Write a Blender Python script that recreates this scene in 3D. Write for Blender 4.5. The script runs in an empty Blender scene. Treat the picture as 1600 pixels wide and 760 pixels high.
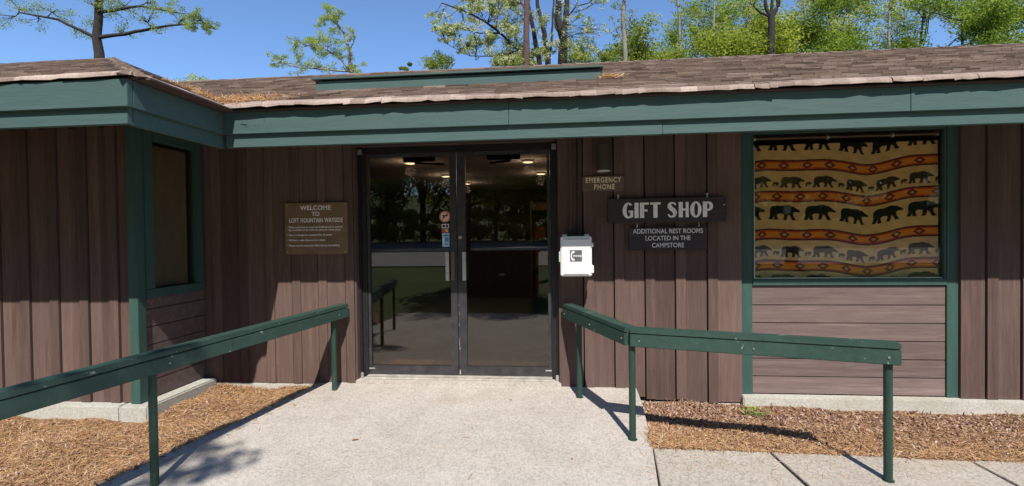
import bpy, bmesh, math, random
import numpy as np
from mathutils import Vector, Matrix
S = bpy.context.scene
COL = S.collection
rad = math.radians

# ------------------------------------------------------------------ camera, sky, sun, exposure
CAM = (0.9876, -4.7433, 1.3641)
YAW, PITCH, ROLL, FPX = rad(5.552), rad(-.8757), rad(-.7171), 780.0
_f = Vector((-math.sin(YAW)*math.cos(PITCH), math.cos(YAW)*math.cos(PITCH), math.sin(PITCH)))
_r0 = Vector((math.cos(YAW), math.sin(YAW), 0)); _u0 = _r0.cross(_f)
_rt = _r0*math.cos(ROLL)+_u0*math.sin(ROLL); _up = -_r0*math.sin(ROLL)+_u0*math.cos(ROLL)
cd = bpy.data.cameras.new('camera'); cam = bpy.data.objects.new('camera', cd); COL.objects.link(cam)
cd.sensor_width = 36; cd.lens = 36*FPX/1600; cd.clip_end = 2000; cd.clip_start = .05
M = Matrix((_rt, _up, -_f)).transposed().to_4x4(); M.translation = Vector(CAM); cam.matrix_world = M
S.camera = cam
SUN = Vector((-.227, .974, -1.155)).normalized()
world = bpy.data.worlds.new('World'); S.world = world; world.use_nodes = True
wn = world.node_tree; bg = wn.nodes['Background']
sk = wn.nodes.new('ShaderNodeTexSky'); sk.sky_type = 'NISHITA'; sk.sun_disc = False
sk.sun_elevation = rad(49.1); sk.sun_rotation = rad(166.9); sk.altitude = 900; sk.air_density = 1.0; sk.dust_density = 0; sk.ozone_density = 7
wn.links.new(sk.outputs[0], bg.inputs[0]); bg.inputs[1].default_value = .15
sl = bpy.data.lights.new('sun', 'SUN'); sl.energy = 5.0; sl.angle = rad(.53); sl.color = (1, .955, .89)
so = bpy.data.objects.new('sun', sl); COL.objects.link(so); so.rotation_euler = SUN.to_track_quat('-Z', 'Y').to_euler()
so.location = (5, -20, 25)
S.view_settings.view_transform = 'Standard'; S.view_settings.look = 'None'
S.view_settings.gamma = 1; S.view_settings.exposure = .36
S.render.engine = 'CYCLES'
S.cycles.max_bounces = 8; S.cycles.transparent_max_bounces = 12

def at(px, py, Y):                    # a point seen at photo pixel (px, py) standing on the plane y = Y
    v = _f+_rt*((px-800)/FPX)+_up*((380-py)/FPX); t = (Y-CAM[1])/v.y
    return Vector(CAM)+v*t

# ------------------------------------------------------------------ helpers
def tag(o, label=None, cat=None, group=None, kind=None):
    if label: o['label'] = label
    if cat: o['category'] = cat
    if group: o['group'] = group
    if kind: o['kind'] = kind
    return o
def empty(name, loc=(0, 0, 0), rz=0):
    o = bpy.data.objects.new(name, None); COL.objects.link(o); o.location = loc; o.rotation_euler.z = rz
    o.empty_display_size = .1
    return o
class MB:
    def __init__(s): s.v = []; s.f = []; s.m = []; s.ch = []
    def add(s, vs, fs, mi=0):
        n = len(s.v); s.v += [tuple(v) for v in vs]; s.f += [tuple(i+n for i in f) for f in fs]; s.m += [mi]*len(fs); s.ch.append((len(vs), len(fs))); return s
    def box(s, x0, x1, y0, y1, z0, z1, mi=0, X=None):
        vs = [Vector((x, y, z)) for z in (z0, z1) for y in (y0, y1) for x in (x0, x1)]
        if X: vs = [X @ v for v in vs]
        return s.add(vs, [(0, 2, 3, 1), (4, 5, 7, 6), (0, 1, 5, 4), (2, 6, 7, 3), (0, 4, 6, 2), (1, 3, 7, 5)], mi)
    def bar(s, a, b, w, h, mi=0):      # box from a to b, w wide sideways, h tall
        a = Vector(a); b = Vector(b); d = (b-a).normalized(); side = d.cross(Vector((0, 0, 1)))
        if side.length < 1e-4: side = Vector((1, 0, 0))
        side.normalize(); u = side.cross(d); vs = []
        for p in (a, b):
            for i, j in ((-1, -1), (1, -1), (1, 1), (-1, 1)): vs.append(p+side*(i*w/2)+u*(j*h/2))
        return s.add(vs, [(0, 1, 2, 3), (7, 6, 5, 4), (0, 4, 5, 1), (1, 5, 6, 2), (2, 6, 7, 3), (3, 7, 4, 0)], mi)
    def tube(s, pts, rs, n=12, mi=0, caps=True):
        pts = [Vector(p) for p in pts]; rings = []
        for i, p in enumerate(pts):
            d = (pts[min(i+1, len(pts)-1)]-pts[max(i-1, 0)]).normalized()
            a = d.cross(Vector((0, 0, 1)) if abs(d.z) < .9 else Vector((1, 0, 0))).normalized(); b = d.cross(a)
            r = rs[i] if hasattr(rs, '__len__') else rs
            rings.append([p+(a*math.cos(t)+b*math.sin(t))*r for t in [2*math.pi*k/n for k in range(n)]])
        vs = [v for r in rings for v in r]; fs = []
        for i in range(len(pts)-1):
            for k in range(n):
                fs.append((i*n+k, i*n+(k+1) % n, (i+1)*n+(k+1) % n, (i+1)*n+k))
        if caps: fs.append(tuple(range(n-1, -1, -1))); fs.append(tuple((len(pts)-1)*n+k for k in range(n)))
        return s.add(vs, fs, mi)
    def poly(s, pts, mi=0): return s.add(pts, [tuple(range(len(pts)))], mi)
    def build(s, name, mats, parent=None, bevel=0, smooth=False, seg=2):
        me = bpy.data.meshes.new(name); me.from_pydata(s.v, [], s.f)
        if not isinstance(mats, (list, tuple)): mats = [mats]
        for m in mats: me.materials.append(m)
        me.polygons.foreach_set('material_index', s.m)
        bm = bmesh.new(); bm.from_mesh(me); bmesh.ops.recalc_face_normals(bm, faces=bm.faces)
        if bevel: bmesh.ops.bevel(bm, geom=list(bm.edges), offset=bevel, segments=seg, affect='EDGES', clamp_overlap=True)
        bm.to_mesh(me); bm.free()
        if smooth: me.polygons.foreach_set('use_smooth', [True]*len(me.polygons))
        o = bpy.data.objects.new(name, me); COL.objects.link(o)
        if parent: o.parent = parent; o.matrix_parent_inverse = Matrix.Identity(4)
        return o
def each(mb_, name, mats, parent=None, shift=(0, 0, 0), **kw):   # every box or tube of mb_ becomes a part of its own
    out = []; fi = 0; vi = 0
    for nv, nf in mb_.ch:
        q = MB(); q.v = mb_.v[vi:vi+nv]; q.f = [tuple(i-vi for i in f) for f in mb_.f[fi:fi+nf]]; q.m = mb_.m[fi:fi+nf]
        o = q.build(name, mats, parent, **kw); o.location = shift; out.append(o); vi += nv; fi += nf
    return out
def loc(o, parent_empty):              # parts are written in world coordinates; move them into the parent's frame
    o.location = -Vector(parent_empty.location); return o

def npmesh(name, verts, faces_flat, nper, mat, parent=None, tint=None):
    me = bpy.data.meshes.new(name); nv = len(verts); nf = len(faces_flat)//nper
    me.vertices.add(nv); me.vertices.foreach_set('co', np.asarray(verts, np.float32).ravel())
    me.loops.add(nf*nper); me.loops.foreach_set('vertex_index', np.asarray(faces_flat, np.int32))
    me.polygons.add(nf); me.polygons.foreach_set('loop_start', np.arange(nf, dtype=np.int32)*nper)
    me.polygons.foreach_set('loop_total', np.full(nf, nper, np.int32)); me.update(calc_edges=True)
    if tint is not None:
        a = me.attributes.new('tint', 'FLOAT', 'FACE'); a.data.foreach_set('value', np.asarray(tint, np.float32))
    me.materials.append(mat); o = bpy.data.objects.new(name, me); COL.objects.link(o)
    if parent: o.parent = parent
    return o

# ------------------------------------------------------------------ materials
def nm(name):
    m = bpy.data.materials.new(name); m.use_nodes = True; return m, m.node_tree.nodes, m.node_tree.links
def noise(N, L, vec, scale, detail=4, rough=.55, dist=0):
    t = N.new('ShaderNodeTexNoise'); t.inputs['Scale'].default_value = scale; t.inputs['Detail'].default_value = detail
    t.inputs['Roughness'].default_value = rough; t.inputs['Distortion'].default_value = dist; L.new(vec, t.inputs['Vector']); return t.outputs['Fac']
def ramp(N, L, fac, stops):
    r = N.new('ShaderNodeValToRGB'); e = r.color_ramp.elements
    while len(e) > 1: e.remove(e[0])
    e[0].position = stops[0][0]; c = stops[0][1]; e[0].color = (*c, 1) if hasattr(c, '__len__') else (c, c, c, 1)
    for p, c in stops[1:]:
        k = e.new(p); k.color = (*c, 1) if hasattr(c, '__len__') else (c, c, c, 1)
    L.new(fac, r.inputs[0]); return r.outputs[0]
def mapped(N, L, scale=(1, 1, 1), rot=(0, 0, 0)):
    g = N.new('ShaderNodeNewGeometry'); mp = N.new('ShaderNodeMapping'); mp.inputs['Scale'].default_value = scale
    mp.inputs['Rotation'].default_value = rot
    L.new(g.outputs['Position'], mp.inputs[0]); return mp.outputs[0]
def mix(N, L, f, a, b, mode='MIX'):
    m = N.new('ShaderNodeMix'); m.data_type = 'RGBA'; m.blend_type = mode
    for s, v in ((m.inputs[0], f), (m.inputs[6], a), (m.inputs[7], b)):
        if hasattr(v, 'is_linked') or hasattr(v, 'links'): L.new(v, s)
        elif hasattr(v, '__len__'): s.default_value = (*v, 1)
        else: s.default_value = v
    return m.outputs[2]
def bump(N, L, h, strength, dist, bs):
    b = N.new('ShaderNodeBump'); b.inputs['Strength'].default_value = strength; b.inputs['Distance'].default_value = dist
    L.new(h, b.inputs['Height']); L.new(b.outputs[0], bs.inputs['Normal'])
def simple(name, c, rough=.6, metal=0, var=.12, scale=9, bmp=.15, bscale=60, spec=.5, c2=None):
    m, N, L = nm(name); bs = N['Principled BSDF']; bs.inputs['Roughness'].default_value = rough; bs.inputs['Metallic'].default_value = metal
    bs.inputs['Specular IOR Level'].default_value = spec
    v = mapped(N, L); n = noise(N, L, v, scale, 5, .6)
    lo = tuple(x*(1-var) for x in c); hi = c2 or tuple(min(1, x*(1+var)) for x in c)
    L.new(ramp(N, L, n, [(.3, lo), (.7, hi)]), bs.inputs['Base Color'])
    if bmp: bump(N, L, noise(N, L, v, bscale, 3), bmp, .004, bs)
    return m
def wood(name, c1, c2, grain=(14, 14, 1.1), c3=None, rough=.8, wear=None, fade=1.45):
    m, N, L = nm(name); bs = N['Principled BSDF']; bs.inputs['Roughness'].default_value = rough; bs.inputs['Specular IOR Level'].default_value = .25
    v = mapped(N, L, grain); g1 = noise(N, L, v, 5, 6, .65, .4); v2 = mapped(N, L); g2 = noise(N, L, v2, 1.3, 4, .6)
    col = ramp(N, L, g1, [(.25, c1), (.75, c2)])
    col = mix(N, L, ramp(N, L, g2, [(.35, 0), (.75, .55)]), col, c3 or c2)
    st = noise(N, L, mapped(N, L, tuple(q*.35 for q in grain)), 3.1, 7, .75, .2)
    col = mix(N, L, ramp(N, L, st, [(.50, 0), (.72, .7)]), col, tuple(min(1, q*fade) for q in c2))
    st2 = noise(N, L, mapped(N, L, tuple(q*.5 for q in grain), (0, 0, 0)), 2.3, 5, .7, .3)
    col = mix(N, L, ramp(N, L, st2, [(.28, .6), (.42, 0)]), col, tuple(q*(.62 if fade > 1.3 else .86) for q in c1))
    a = N.new('ShaderNodeAttribute'); a.attribute_name = 'tint'
    mm = N.new('ShaderNodeMath'); mm.operation = 'MULTIPLY_ADD'; L.new(a.outputs['Fac'], mm.inputs[0]); mm.inputs[1].default_value = .6; mm.inputs[2].default_value = .78
    hs = N.new('ShaderNodeHueSaturation'); L.new(col, hs.inputs['Color']); L.new(mm.outputs[0], hs.inputs['Value']); col = hs.outputs[0]
    if wear:
        w = noise(N, L, mapped(N, L, grain), 2.2, 8, .8)
        col = mix(N, L, ramp(N, L, w, [(wear[1], 0), (wear[1]+.03, 1)]), col, wear[0])
    L.new(col, bs.inputs['Base Color']); bump(N, L, g1, .5, .004, bs); return m

SID = wood('brown_siding', (.076, .047, .037), (.130, .083, .068), (16, 16, .9), (.14, .094, .08))
PLK = wood('brown_plank', (.112, .077, .070), (.185, .134, .122), (1.0, 16, 18), (.16, .115, .106))
TRIMB = wood('brown_trim', (.07, .045, .038), (.11, .07, .06), (1, 10, 10))
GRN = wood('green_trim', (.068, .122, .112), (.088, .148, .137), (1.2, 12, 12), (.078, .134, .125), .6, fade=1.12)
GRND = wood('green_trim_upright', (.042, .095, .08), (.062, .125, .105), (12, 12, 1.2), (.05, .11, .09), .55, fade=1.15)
RAILM = wood('green_rail', (.028, .062, .047), (.048, .095, .074), (5, 5, 5), (.055, .105, .085), .5, wear=((.30, .33, .28), .625), fade=1.2)
RAILP = wood('green_rail_post', (.022, .052, .038), (.036, .074, .056), (8, 8, 2), None, .45, wear=((.09, .06, .04), .80))
BLK = simple('dark_bronze_metal', (.022, .021, .023), .38, .3, .3, 20, .05, 90)
BLK2 = simple('door_leaf_metal', (.045, .043, .047), .42, .3, .35, 14, .08, 90)
ALU = simple('brushed_aluminium', (.62, .61, .59), .35, .85, .15, 30, .05, 200)
SILLM = simple('threshold_aluminium', (.52, .48, .42), .5, .3, .25, 12, .15, 60)
GALV = simple('galvanised_bolt', (.30, .31, .30), .5, .7)
NAIL = simple('rusty_nail', (.035, .024, .02), .7)
WHT = simple('white_plastic', (.70, .70, .68), .35, 0, .04, 5, .03, 120)
GRYP = simple('grey_plastic', (.30, .31, .31), .4)
DARK = simple('dark_void', (.01, .01, .01), .9)
BRNS = simple('brown_sign', (.20, .128, .078), .45, 0, .18, 6, .08, 80, .3)
BRNS2 = simple('brown_board_sign', (.14, .09, .065), .6, 0, .2, 8)
MAUV = wood('dark_plum_sign', (.05, .04, .043), (.072, .058, .062), (1, 8, 8))
CRM = simple('cream_paint', (.85, .70, .50), .6, 0, .1)
LET = simple('pale_letter_paint', (.86, .83, .84), .6, 0, .15, 25)
LET2 = simple('white_letter_paint', (.80, .77, .76), .6, 0, .2, 40)
OLV = simple('olive_lamp_metal', (.055, .053, .038), .5, .2)
TRED = simple('sticker_red', (.55, .04, .08), .4); TYEL = simple('sticker_yellow', (.75, .5, .1), .4)
TBLU = simple('sticker_light_blue', (.35, .55, .72), .4); TBLU2 = simple('sticker_blue', (.04, .22, .5), .4)
PEACH = simple('sticker_peach', (.78, .6, .45), .4); STW = simple('sticker_white', (.75, .75, .72), .4); STK = simple('sticker_black', (.02, .02, .02), .4)
CEIL = simple('ceiling_tile', (.48, .47, .46), .9); FLR = simple('interior_floor', (.20, .155, .115), .65, 0, .3, 5, .1)
IWALL = simple('interior_wall', (.10, .08, .06), .9)

def concrete(name, a, b, spk, stain):
    m, N, L = nm(name); bs = N['Principled BSDF']; bs.inputs['Roughness'].default_value = .88; bs.inputs['Specular IOR Level'].default_value = .3
    v = mapped(N, L); big = noise(N, L, v, 1.1, 6, .62, .3); mid = noise(N, L, v, 6, 5, .6)
    col = ramp(N, L, big, [(.3, a), (.66, b)])
    col = mix(N, L, ramp(N, L, mid, [(.35, .0), (.75, .35)]), col, stain)
    vo = N.new('ShaderNodeTexVoronoi'); vo.inputs['Scale'].default_value = 95; L.new(v, vo.inputs['Vector'])
    sep = N.new('ShaderNodeSeparateColor'); L.new(vo.outputs['Color'], sep.inputs[0])
    col = mix(N, L, .7, col, ramp(N, L, sep.outputs[0], [(0, spk[0]), (.25, spk[0]), (.3, 1.0), (.8, 1.0), (.85, spk[1])]), 'MULTIPLY')
    fine = noise(N, L, v, 55, 6, .75)
    col = mix(N, L, .45, col, ramp(N, L, fine, [(.33, .72), (.6, 1.12)]), 'MULTIPLY')
    s = noise(N, L, mapped(N, L, (1, 2.2, 1)), .75, 7, .7, .8)
    col = mix(N, L, ramp(N, L, s, [(.54, 0), (.68, .6)]), col, (.36, .30, .22))
    L.new(col, bs.inputs['Base Color'])
    h = mix(N, L, .5, vo.outputs['Distance'], fine); bump(N, L, h, .5, .004, bs); return m
CONC = concrete('ramp_concrete', (.40, .355, .305), (.50, .45, .395), (.68, .78), (.60, .545, .475))
WALK = concrete('sidewalk_concrete', (.36, .31, .25), (.46, .41, .34), (.6, .7), (.5, .46, .4))
PLIN = concrete('plinth_concrete', (.42, .41, .35), (.52, .50, .44), (.75, .8), (.47, .47, .40))

def attr_mat(name, stops, rough=.85, noise_sc=0, transl=None, spec=.3, metal_attr='tint'):
    m, N, L = nm(name); bs = N['Principled BSDF']; bs.inputs['Roughness'].default_value = rough; bs.inputs['Specular IOR Level'].default_value = spec
    a = N.new('ShaderNodeAttribute'); a.attribute_name = 'tint'; col = ramp(N, L, a.outputs['Fac'], stops)
    if noise_sc:
        n = noise(N, L, mapped(N, L), noise_sc, 5, .6); col = mix(N, L, .6, col, ramp(N, L, n, [(.3, .6), (.7, 1.2)]), 'MULTIPLY')
    L.new(col, bs.inputs['Base Color'])
    if transl:
        t = N.new('ShaderNodeBsdfTranslucent'); ms = N.new('ShaderNodeMixShader'); ms.inputs[0].default_value = transl
        hs = N.new('ShaderNodeHueSaturation'); hs.inputs['Value'].default_value = 1.3; hs.inputs['Saturation'].default_value = 1.1
        L.new(col, hs.inputs['Color']); L.new(hs.outputs[0], t.inputs[0])
        L.new(bs.outputs[0], ms.inputs[1]); L.new(t.outputs[0], ms.inputs[2]); L.new(ms.outputs[0], N['Material Output'].inputs[0])
    return m
SHG = attr_mat('asphalt_shingle', [(0, (.11, .078, .060)), (.35, (.20, .145, .114)), (.7, (.28, .208, .166)), (1, (.38, .295, .24))], .95, 90)
DRIP = attr_mat('eave_shingle', [(0, (.24, .175, .14)), (.5, (.33, .25, .205)), (1, (.45, .355, .295))], .95, 60)
NEED = attr_mat('pine_needle', [(0, (.16, .075, .035)), (.3, (.40, .20, .085)), (.65, (.62, .38, .18)), (.9, (.76, .54, .30)), (1, (.80, .68, .52))], .8)
CHIP = attr_mat('bark_chip', [(0, (.10, .05, .035)), (.5, (.29, .165, .11)), (.85, (.48, .32, .24)), (1, (.66, .54, .46))], .9, 60)
LEAF_Y = attr_mat('leaf_yellow_green', [(0, (.08, .12, .018)), (.5, (.30, .35, .045)), (1, (.54, .56, .14))], .6, 0, .55)
LEAF_G = attr_mat('leaf_mid_green', [(0, (.08, .13, .02)), (.5, (.18, .26, .04)), (1, (.34, .40, .07))], .6, 0, .55)
LEAF_D = attr_mat('leaf_grey_green', [(0, (.11, .16, .05)), (.5, (.24, .31, .08)), (1, (.42, .48, .11))], .6, 0, .5)
LEAF_W = attr_mat('leaf_woodland', [(0, (.06, .09, .015)), (.5, (.28, .34, .05)), (1, (.52, .55, .12))], .6, 0, .75)
BLOS = attr_mat('leaf_and_blossom', [(0, (.20, .25, .06)), (.38, (.38, .42, .12)), (.5, (.62, .62, .38)), (1, (.80, .78, .66))], .7, 0, .5)
BARK = simple('dark_bark', (.026, .021, .018), .95, 0, .4, 12, .8, 25); BARKL = simple('pale_bark', (.22, .20, .17), .9, 0, .35, 8, .6, 20)

def soilmat():
    m, N, L = nm('soil'); bs = N['Principled BSDF']; bs.inputs['Roughness'].default_value = .95
    v = mapped(N, L, (1, 1.6, 1)); n = noise(N, L, v, 28, 8, .8, .6)
    col = ramp(N, L, n, [(.3, (.10, .05, .03)), (.5, (.26, .14, .07)), (.68, (.42, .25, .13)), (.8, (.5, .38, .26))])
    L.new(col, bs.inputs['Base Color']); bump(N, L, n, 1, .02, bs); return m
SOIL = soilmat()
def grassmat():
    m, N, L = nm('grass_ground'); bs = N['Principled BSDF']; bs.inputs['Roughness'].default_value = .95
    v = mapped(N, L); n = noise(N, L, v, .6, 6, .65); n2 = noise(N, L, v, 30, 5, .7)
    col = ramp(N, L, n, [(.3, (.05, .09, .018)), (.7, (.11, .15, .03))]); col = mix(N, L, .6, col, ramp(N, L, n2, [(.3, .5), (.7, 1.3)]), 'MULTIPLY')
    L.new(col, bs.inputs['Base Color']); bump(N, L, n2, .8, .05, bs); return m
GRASS = grassmat()
ASPH = simple('asphalt', (.27, .262, .25), .9, 0, .2, 3, .5, 120); LINE = simple('road_paint', (.6, .6, .58), .7, 0, .15)

def glassmat(name, tint, ior):
    m, N, L = nm(name); N.remove(N['Principled BSDF']); fr = N.new('ShaderNodeFresnel'); gg = N.new('ShaderNodeNewGeometry'); mr = N.new('ShaderNodeMapRange')
    mr.inputs['To Min'].default_value = ior; mr.inputs['To Max'].default_value = 1/ior; L.new(gg.outputs['Backfacing'], mr.inputs['Value']); L.new(mr.outputs[0], fr.inputs[0])
    t = N.new('ShaderNodeBsdfTransparent'); t.inputs[0].default_value = (*tint, 1); g = N.new('ShaderNodeBsdfGlossy'); g.inputs['Roughness'].default_value = .004
    g.inputs[0].default_value = (.9, .93, .9, 1); ms = N.new('ShaderNodeMixShader'); L.new(fr.outputs[0], ms.inputs[0]); L.new(t.outputs[0], ms.inputs[1]); L.new(g.outputs[0], ms.inputs[2])
    L.new(ms.outputs[0], N['Material Output'].inputs[0]); return m
GLS = glassmat('door_glass', (.58, .50, .43), 1.85); GLW = glassmat('window_glass', (.90, .89, .85), 1.5)

# ------------------------------------------------------------------ ground
RZ = lambda y: -.03+.052*min(y+.0, 0)           # ramp surface falls away from the doors
def ground_z(x, y):
    if y > -3: return -.32
    if y > -6: return -.32-.03*(-3-y)/3
    if y > -13: return -.35+.61*(-6-y)/7
    return .26+.02*(-13-y)
mb = MB(); ys = [200, 60, 12, 0, -3, -4.5, -6, -7, -8, -10, -13, -20, -40, -50, -90, -250]; xs = [-300, -60, -20, -8, 0, 8, 20, 60, 300]
gv = []
for y in ys:
    for x in xs:
        z = ground_z(x, y)
        if y < -50: z += (-50-y)*.09
        gv.append((x, y, z-.02))
mb.add(gv, [(j*9+i, j*9+i+1, (j+1)*9+i+1, (j+1)*9+i) for j in range(len(ys)-1) for i in range(8)])
tag(mb.build('ground', GRASS), kind='structure')
def strip(name, mat, x0, x1, y0, y1, lift, n=10):
    m = MB(); vs = []
    for k in range(n+1):
        y = y0+(y1-y0)*k/n; z = ground_z(0, y)+lift
        vs += [(x0, y, z), (x1, y, z)]
    m.add(vs, [(2*k, 2*k+1, 2*k+3, 2*k+2) for k in range(n)]); return tag(m.build(name, mat), kind='structure')
strip('road', ASPH, -60, 60, -13.1, -23, .02)
strip('parking_lot', ASPH, -60, 60, -24.6, -39.6, .02)
k = MB(); k.box(-60, 60, -24.6, -24.35, .3, .49+.13); k.box(-60, 60, -23.25, -23.0, .3, .46+.13)
tag(k.build('kerb', PLIN), kind='structure')
k = MB()
for i in range(24):
    x = -34+i*2.8; zz = [ground_z(0, y)+.026 for y in (-26, -32)]
    k.add([(x, -26, zz[0]), (x+.14, -26, zz[0]), (x-2.0, -32, zz[1]), (x-2.14, -32, zz[1])], [(0, 1, 2, 3)])
k.build('parking_lines', LINE)['kind'] = 'structure'

# entrance ramp slab
def slab(name, pts, mat, zf, th=.25, bev=.0):
    n = len(pts); vs = [(x, y, zf(x, y)) for x, y in pts]+[(x, y, zf(x, y)-th) for x, y in pts]
    m = MB(); m.add(vs, [tuple(range(n)), tuple(range(2*n-1, n-1, -1))]+[(i, (i+1) % n, n+(i+1) % n, n+i) for i in range(n)])
    return tag(m.build(name, mat, bevel=bev), kind='structure')
slab('ramp', [(-1.33, -.115), (-1.36, -.22), (-1.69, -1.41), (-2.35, -3.6), (-2.6, -6.2), (1.36, -6.2), (1.45, -3.2), (1.545, -1.76), (1.60, -1.26), (1.655, -.5), (1.66, -.115)], CONC, lambda x, y: RZ(y)-.004*max(0, x))
m = MB(); m.box(-.98, .98, -.155, .03, -.2, -.004); tag(m.build('door_step', CONC, bevel=.006), kind='structure')
WZ = lambda x, y: -.108+.035*(y+1.25)-.012*(x-1.6)
xj = [1.61, 2.385, 3.62, 4.85, 6.1, 7.4, 9]
for i in range(len(xj)-1):
    a, b = xj[i], xj[i+1]-.016; sh = -.065 if i == 0 else 0
    slab('sidewalk', [(a+(.0 if i else 0), -1.25), (b, -1.25), (b+.06, -1.9), (b+.18, -3.2), (a+.18 if i else 1.465, -3.2), (a+.06 if i else 1.56, -1.76)], WALK, WZ, .2, .004)
m = MB(); m.box(1.46, 9, -6.2, -3.21, -.6, -.19); tag(m.build('sidewalk', WALK), kind='structure')

# planting beds: rough soil sheets
def bedz(x, y):
    r = math.sin(x*7.1+y*3.3)*.008+math.sin(x*2.3-y*9.7)*.008+math.sin(x*17+y*13)*.004
    if x > 0 and (y < -1.275 or x < 1.575): return -.33
    if x < 0 and x > -1.37+(y+.2)*.28+.03: return -.45
    if x > 0: return -.165+.045*max(0, min(1, (-y-.3)/.9))-.012*(x-1.6)+r-.0
    d = max(0, min(1, (-1.36-x+(y+.2)*.29)/.5)); return -.075-.035*min(2.2, -y-.12)-.02*d+r*1.4
def bed(name, x0, x1, y0, y1, nx, ny, clip=None):
    m = MB(); vs = []; 
    for j in range(ny+1):
        for i in range(nx+1):
            x = x0+(x1-x0)*i/nx; y = y0+(y1-y0)*j/ny; vs.append((x, y, bedz(x, y)))
    m.add(vs, [(j*(nx+1)+i, j*(nx+1)+i+1, (j+1)*(nx+1)+i+1, (j+1)*(nx+1)+i) for j in range(ny) for i in range(nx)])
    return tag(m.build(name, SOIL, smooth=True), kind='structure')
bed('mulch_bed', 1.5, 7.5, -1.32, -.1, 90, 24)
bed('mulch_bed', -7.5, -1.3, -5.0, -.1, 90, 60)

def slivers(name, mat, n, fn, lmin, lmax, w, seed, flat=.35, label=None, cat=None, zoff=.006):
    rs = np.random.RandomState(seed); P = []
    while len(P) < n:
        p = fn(rs)
        if p is not None: P.append(p)
    P = np.array(P); a = rs.uniform(0, 2*np.pi, n); l = rs.uniform(lmin, lmax, n)/2; tl = rs.normal(0, flat, n)
    d = np.stack([np.cos(a)*np.cos(tl), np.sin(a)*np.cos(tl), np.sin(tl)], 1); s = np.stack([-np.sin(a), np.cos(a), 0*a], 1)
    ww = w*rs.uniform(.5, 1.3, n); u = np.cross(s, d); roll = rs.normal(0, .5, n)
    s2 = s*np.cos(roll)[:, None]+u*np.sin(roll)[:, None]; u2 = np.cross(d, s2)
    P[:, 2] += zoff+np.abs(np.sin(tl))*l*.8+rs.uniform(0, zoff*2, n)
    V = np.zeros((n, 8, 3)); idx = 0
    for e in (-1, 1):
        for (i, j) in ((-1, -.35), (1, -.35), (1, .35), (-1, .35)):
            tap = rs.uniform(.55, 1, n)
            V[:, idx] = P+d*(e*l)[:, None]+s2*(i*ww*tap)[:, None]+u2*(j*ww*tap)[:, None]; idx += 1
    Fc = np.array([[0, 1, 2, 3], [7, 6, 5, 4], [0, 4, 5, 1], [1, 5, 6, 2], [2, 6, 7, 3], [3, 7, 4, 0]])
    F = (np.arange(n)[:, None, None]*8+Fc[None]).ravel()
    t = np.repeat(rs.beta(2, 1.8, n), 6)
    o = npmesh(name, V.reshape(-1, 3), F, 4, mat, None, t)
    return tag(o, label, cat, None, 'stuff')
def in_left(rs):
    y = rs.uniform(-3.4, -.14); x = rs.uniform(-3.6, -1.3)
    if rs.rand() < .5: y = rs.uniform(-2, -.14)
    edge = -1.35-(-y-.2)*.28
    if x > edge+rs.exponential(.015) or (x < -2.42 and y > -1.02): return None
    z = bedz(min(x, edge-.04), y)
    if x > edge: z = max(z, RZ(y))
    return (x, y, z)
def in_right(rs):
    x = rs.uniform(1.58, 5.4); y = rs.uniform(-1.27, -.16)
    if x > 2.6 and y > -.21: return None
    if rs.rand() < .3: x = 1.6+rs.exponential(.5)
    if x > 5.4: return None
    z = bedz(max(1.6, x), max(y, -1.27))
    if y < -1.25: z = max(z, WZ(x, y))
    return (x, y, z)
slivers('pine_straw', NEED, 21000, in_left, .02, .085, .0012, 3, .25, 'rusty orange pine straw littering the bed left of the ramp', 'pine straw')
slivers('pine_straw', NEED, 17000, lambda rs: (lambda p: p if p and rs.rand() < max(.12, min(1, (-p[1]-.45)*1.4)) else None)(in_right(rs)), .02, .08, .0012, 4, .25, 'pale orange pine straw along the front of the bed under the gift shop window', 'pine straw')
slivers('bark_mulch', CHIP, 7000, lambda rs: (lambda p: p if p and rs.rand() < max(.3, 1-(-p[1]-.5)*.6) else None)(in_right(rs)), .012, .045, .007, 5, .5, 'brown bark chips covering the bed under the gift shop window', 'bark mulch', .004)
slivers('bark_mulch', CHIP, 4200, in_left, .012, .045, .006, 6, .5, 'dark bark chips mixed into the bed left of the ramp', 'bark mulch', .002)

def on_ramp(rs):
    y = rs.uniform(-3.2, -.2)
    if rs.rand() < .55: x = -1.33-(-y-.2)*.29+rs.exponential(.09)
    elif rs.rand() < .6: x = 1.64-(-y-.4)*.08-rs.exponential(.06)
    else: x = rs.uniform(-1.4, 1.5)
    if x > 1.6 or x < -2.2: return None
    return (x, y, RZ(y)-.004*max(0, x))
slivers('pine_straw', NEED, 420, on_ramp, .02, .07, .0014, 12, .08, 'stray pine needles blown onto the edges of the ramp', 'pine straw', .002)
slivers('pine_straw', NEED, 160, lambda rs: (lambda x, y: (x, y, WZ(x, y)))(rs.uniform(1.65, 4.5), -1.26-rs.exponential(.12)), .02, .07, .0014, 13, .08, 'stray pine needles blown onto the pale sidewalk slabs', 'pine straw', .002)

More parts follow.
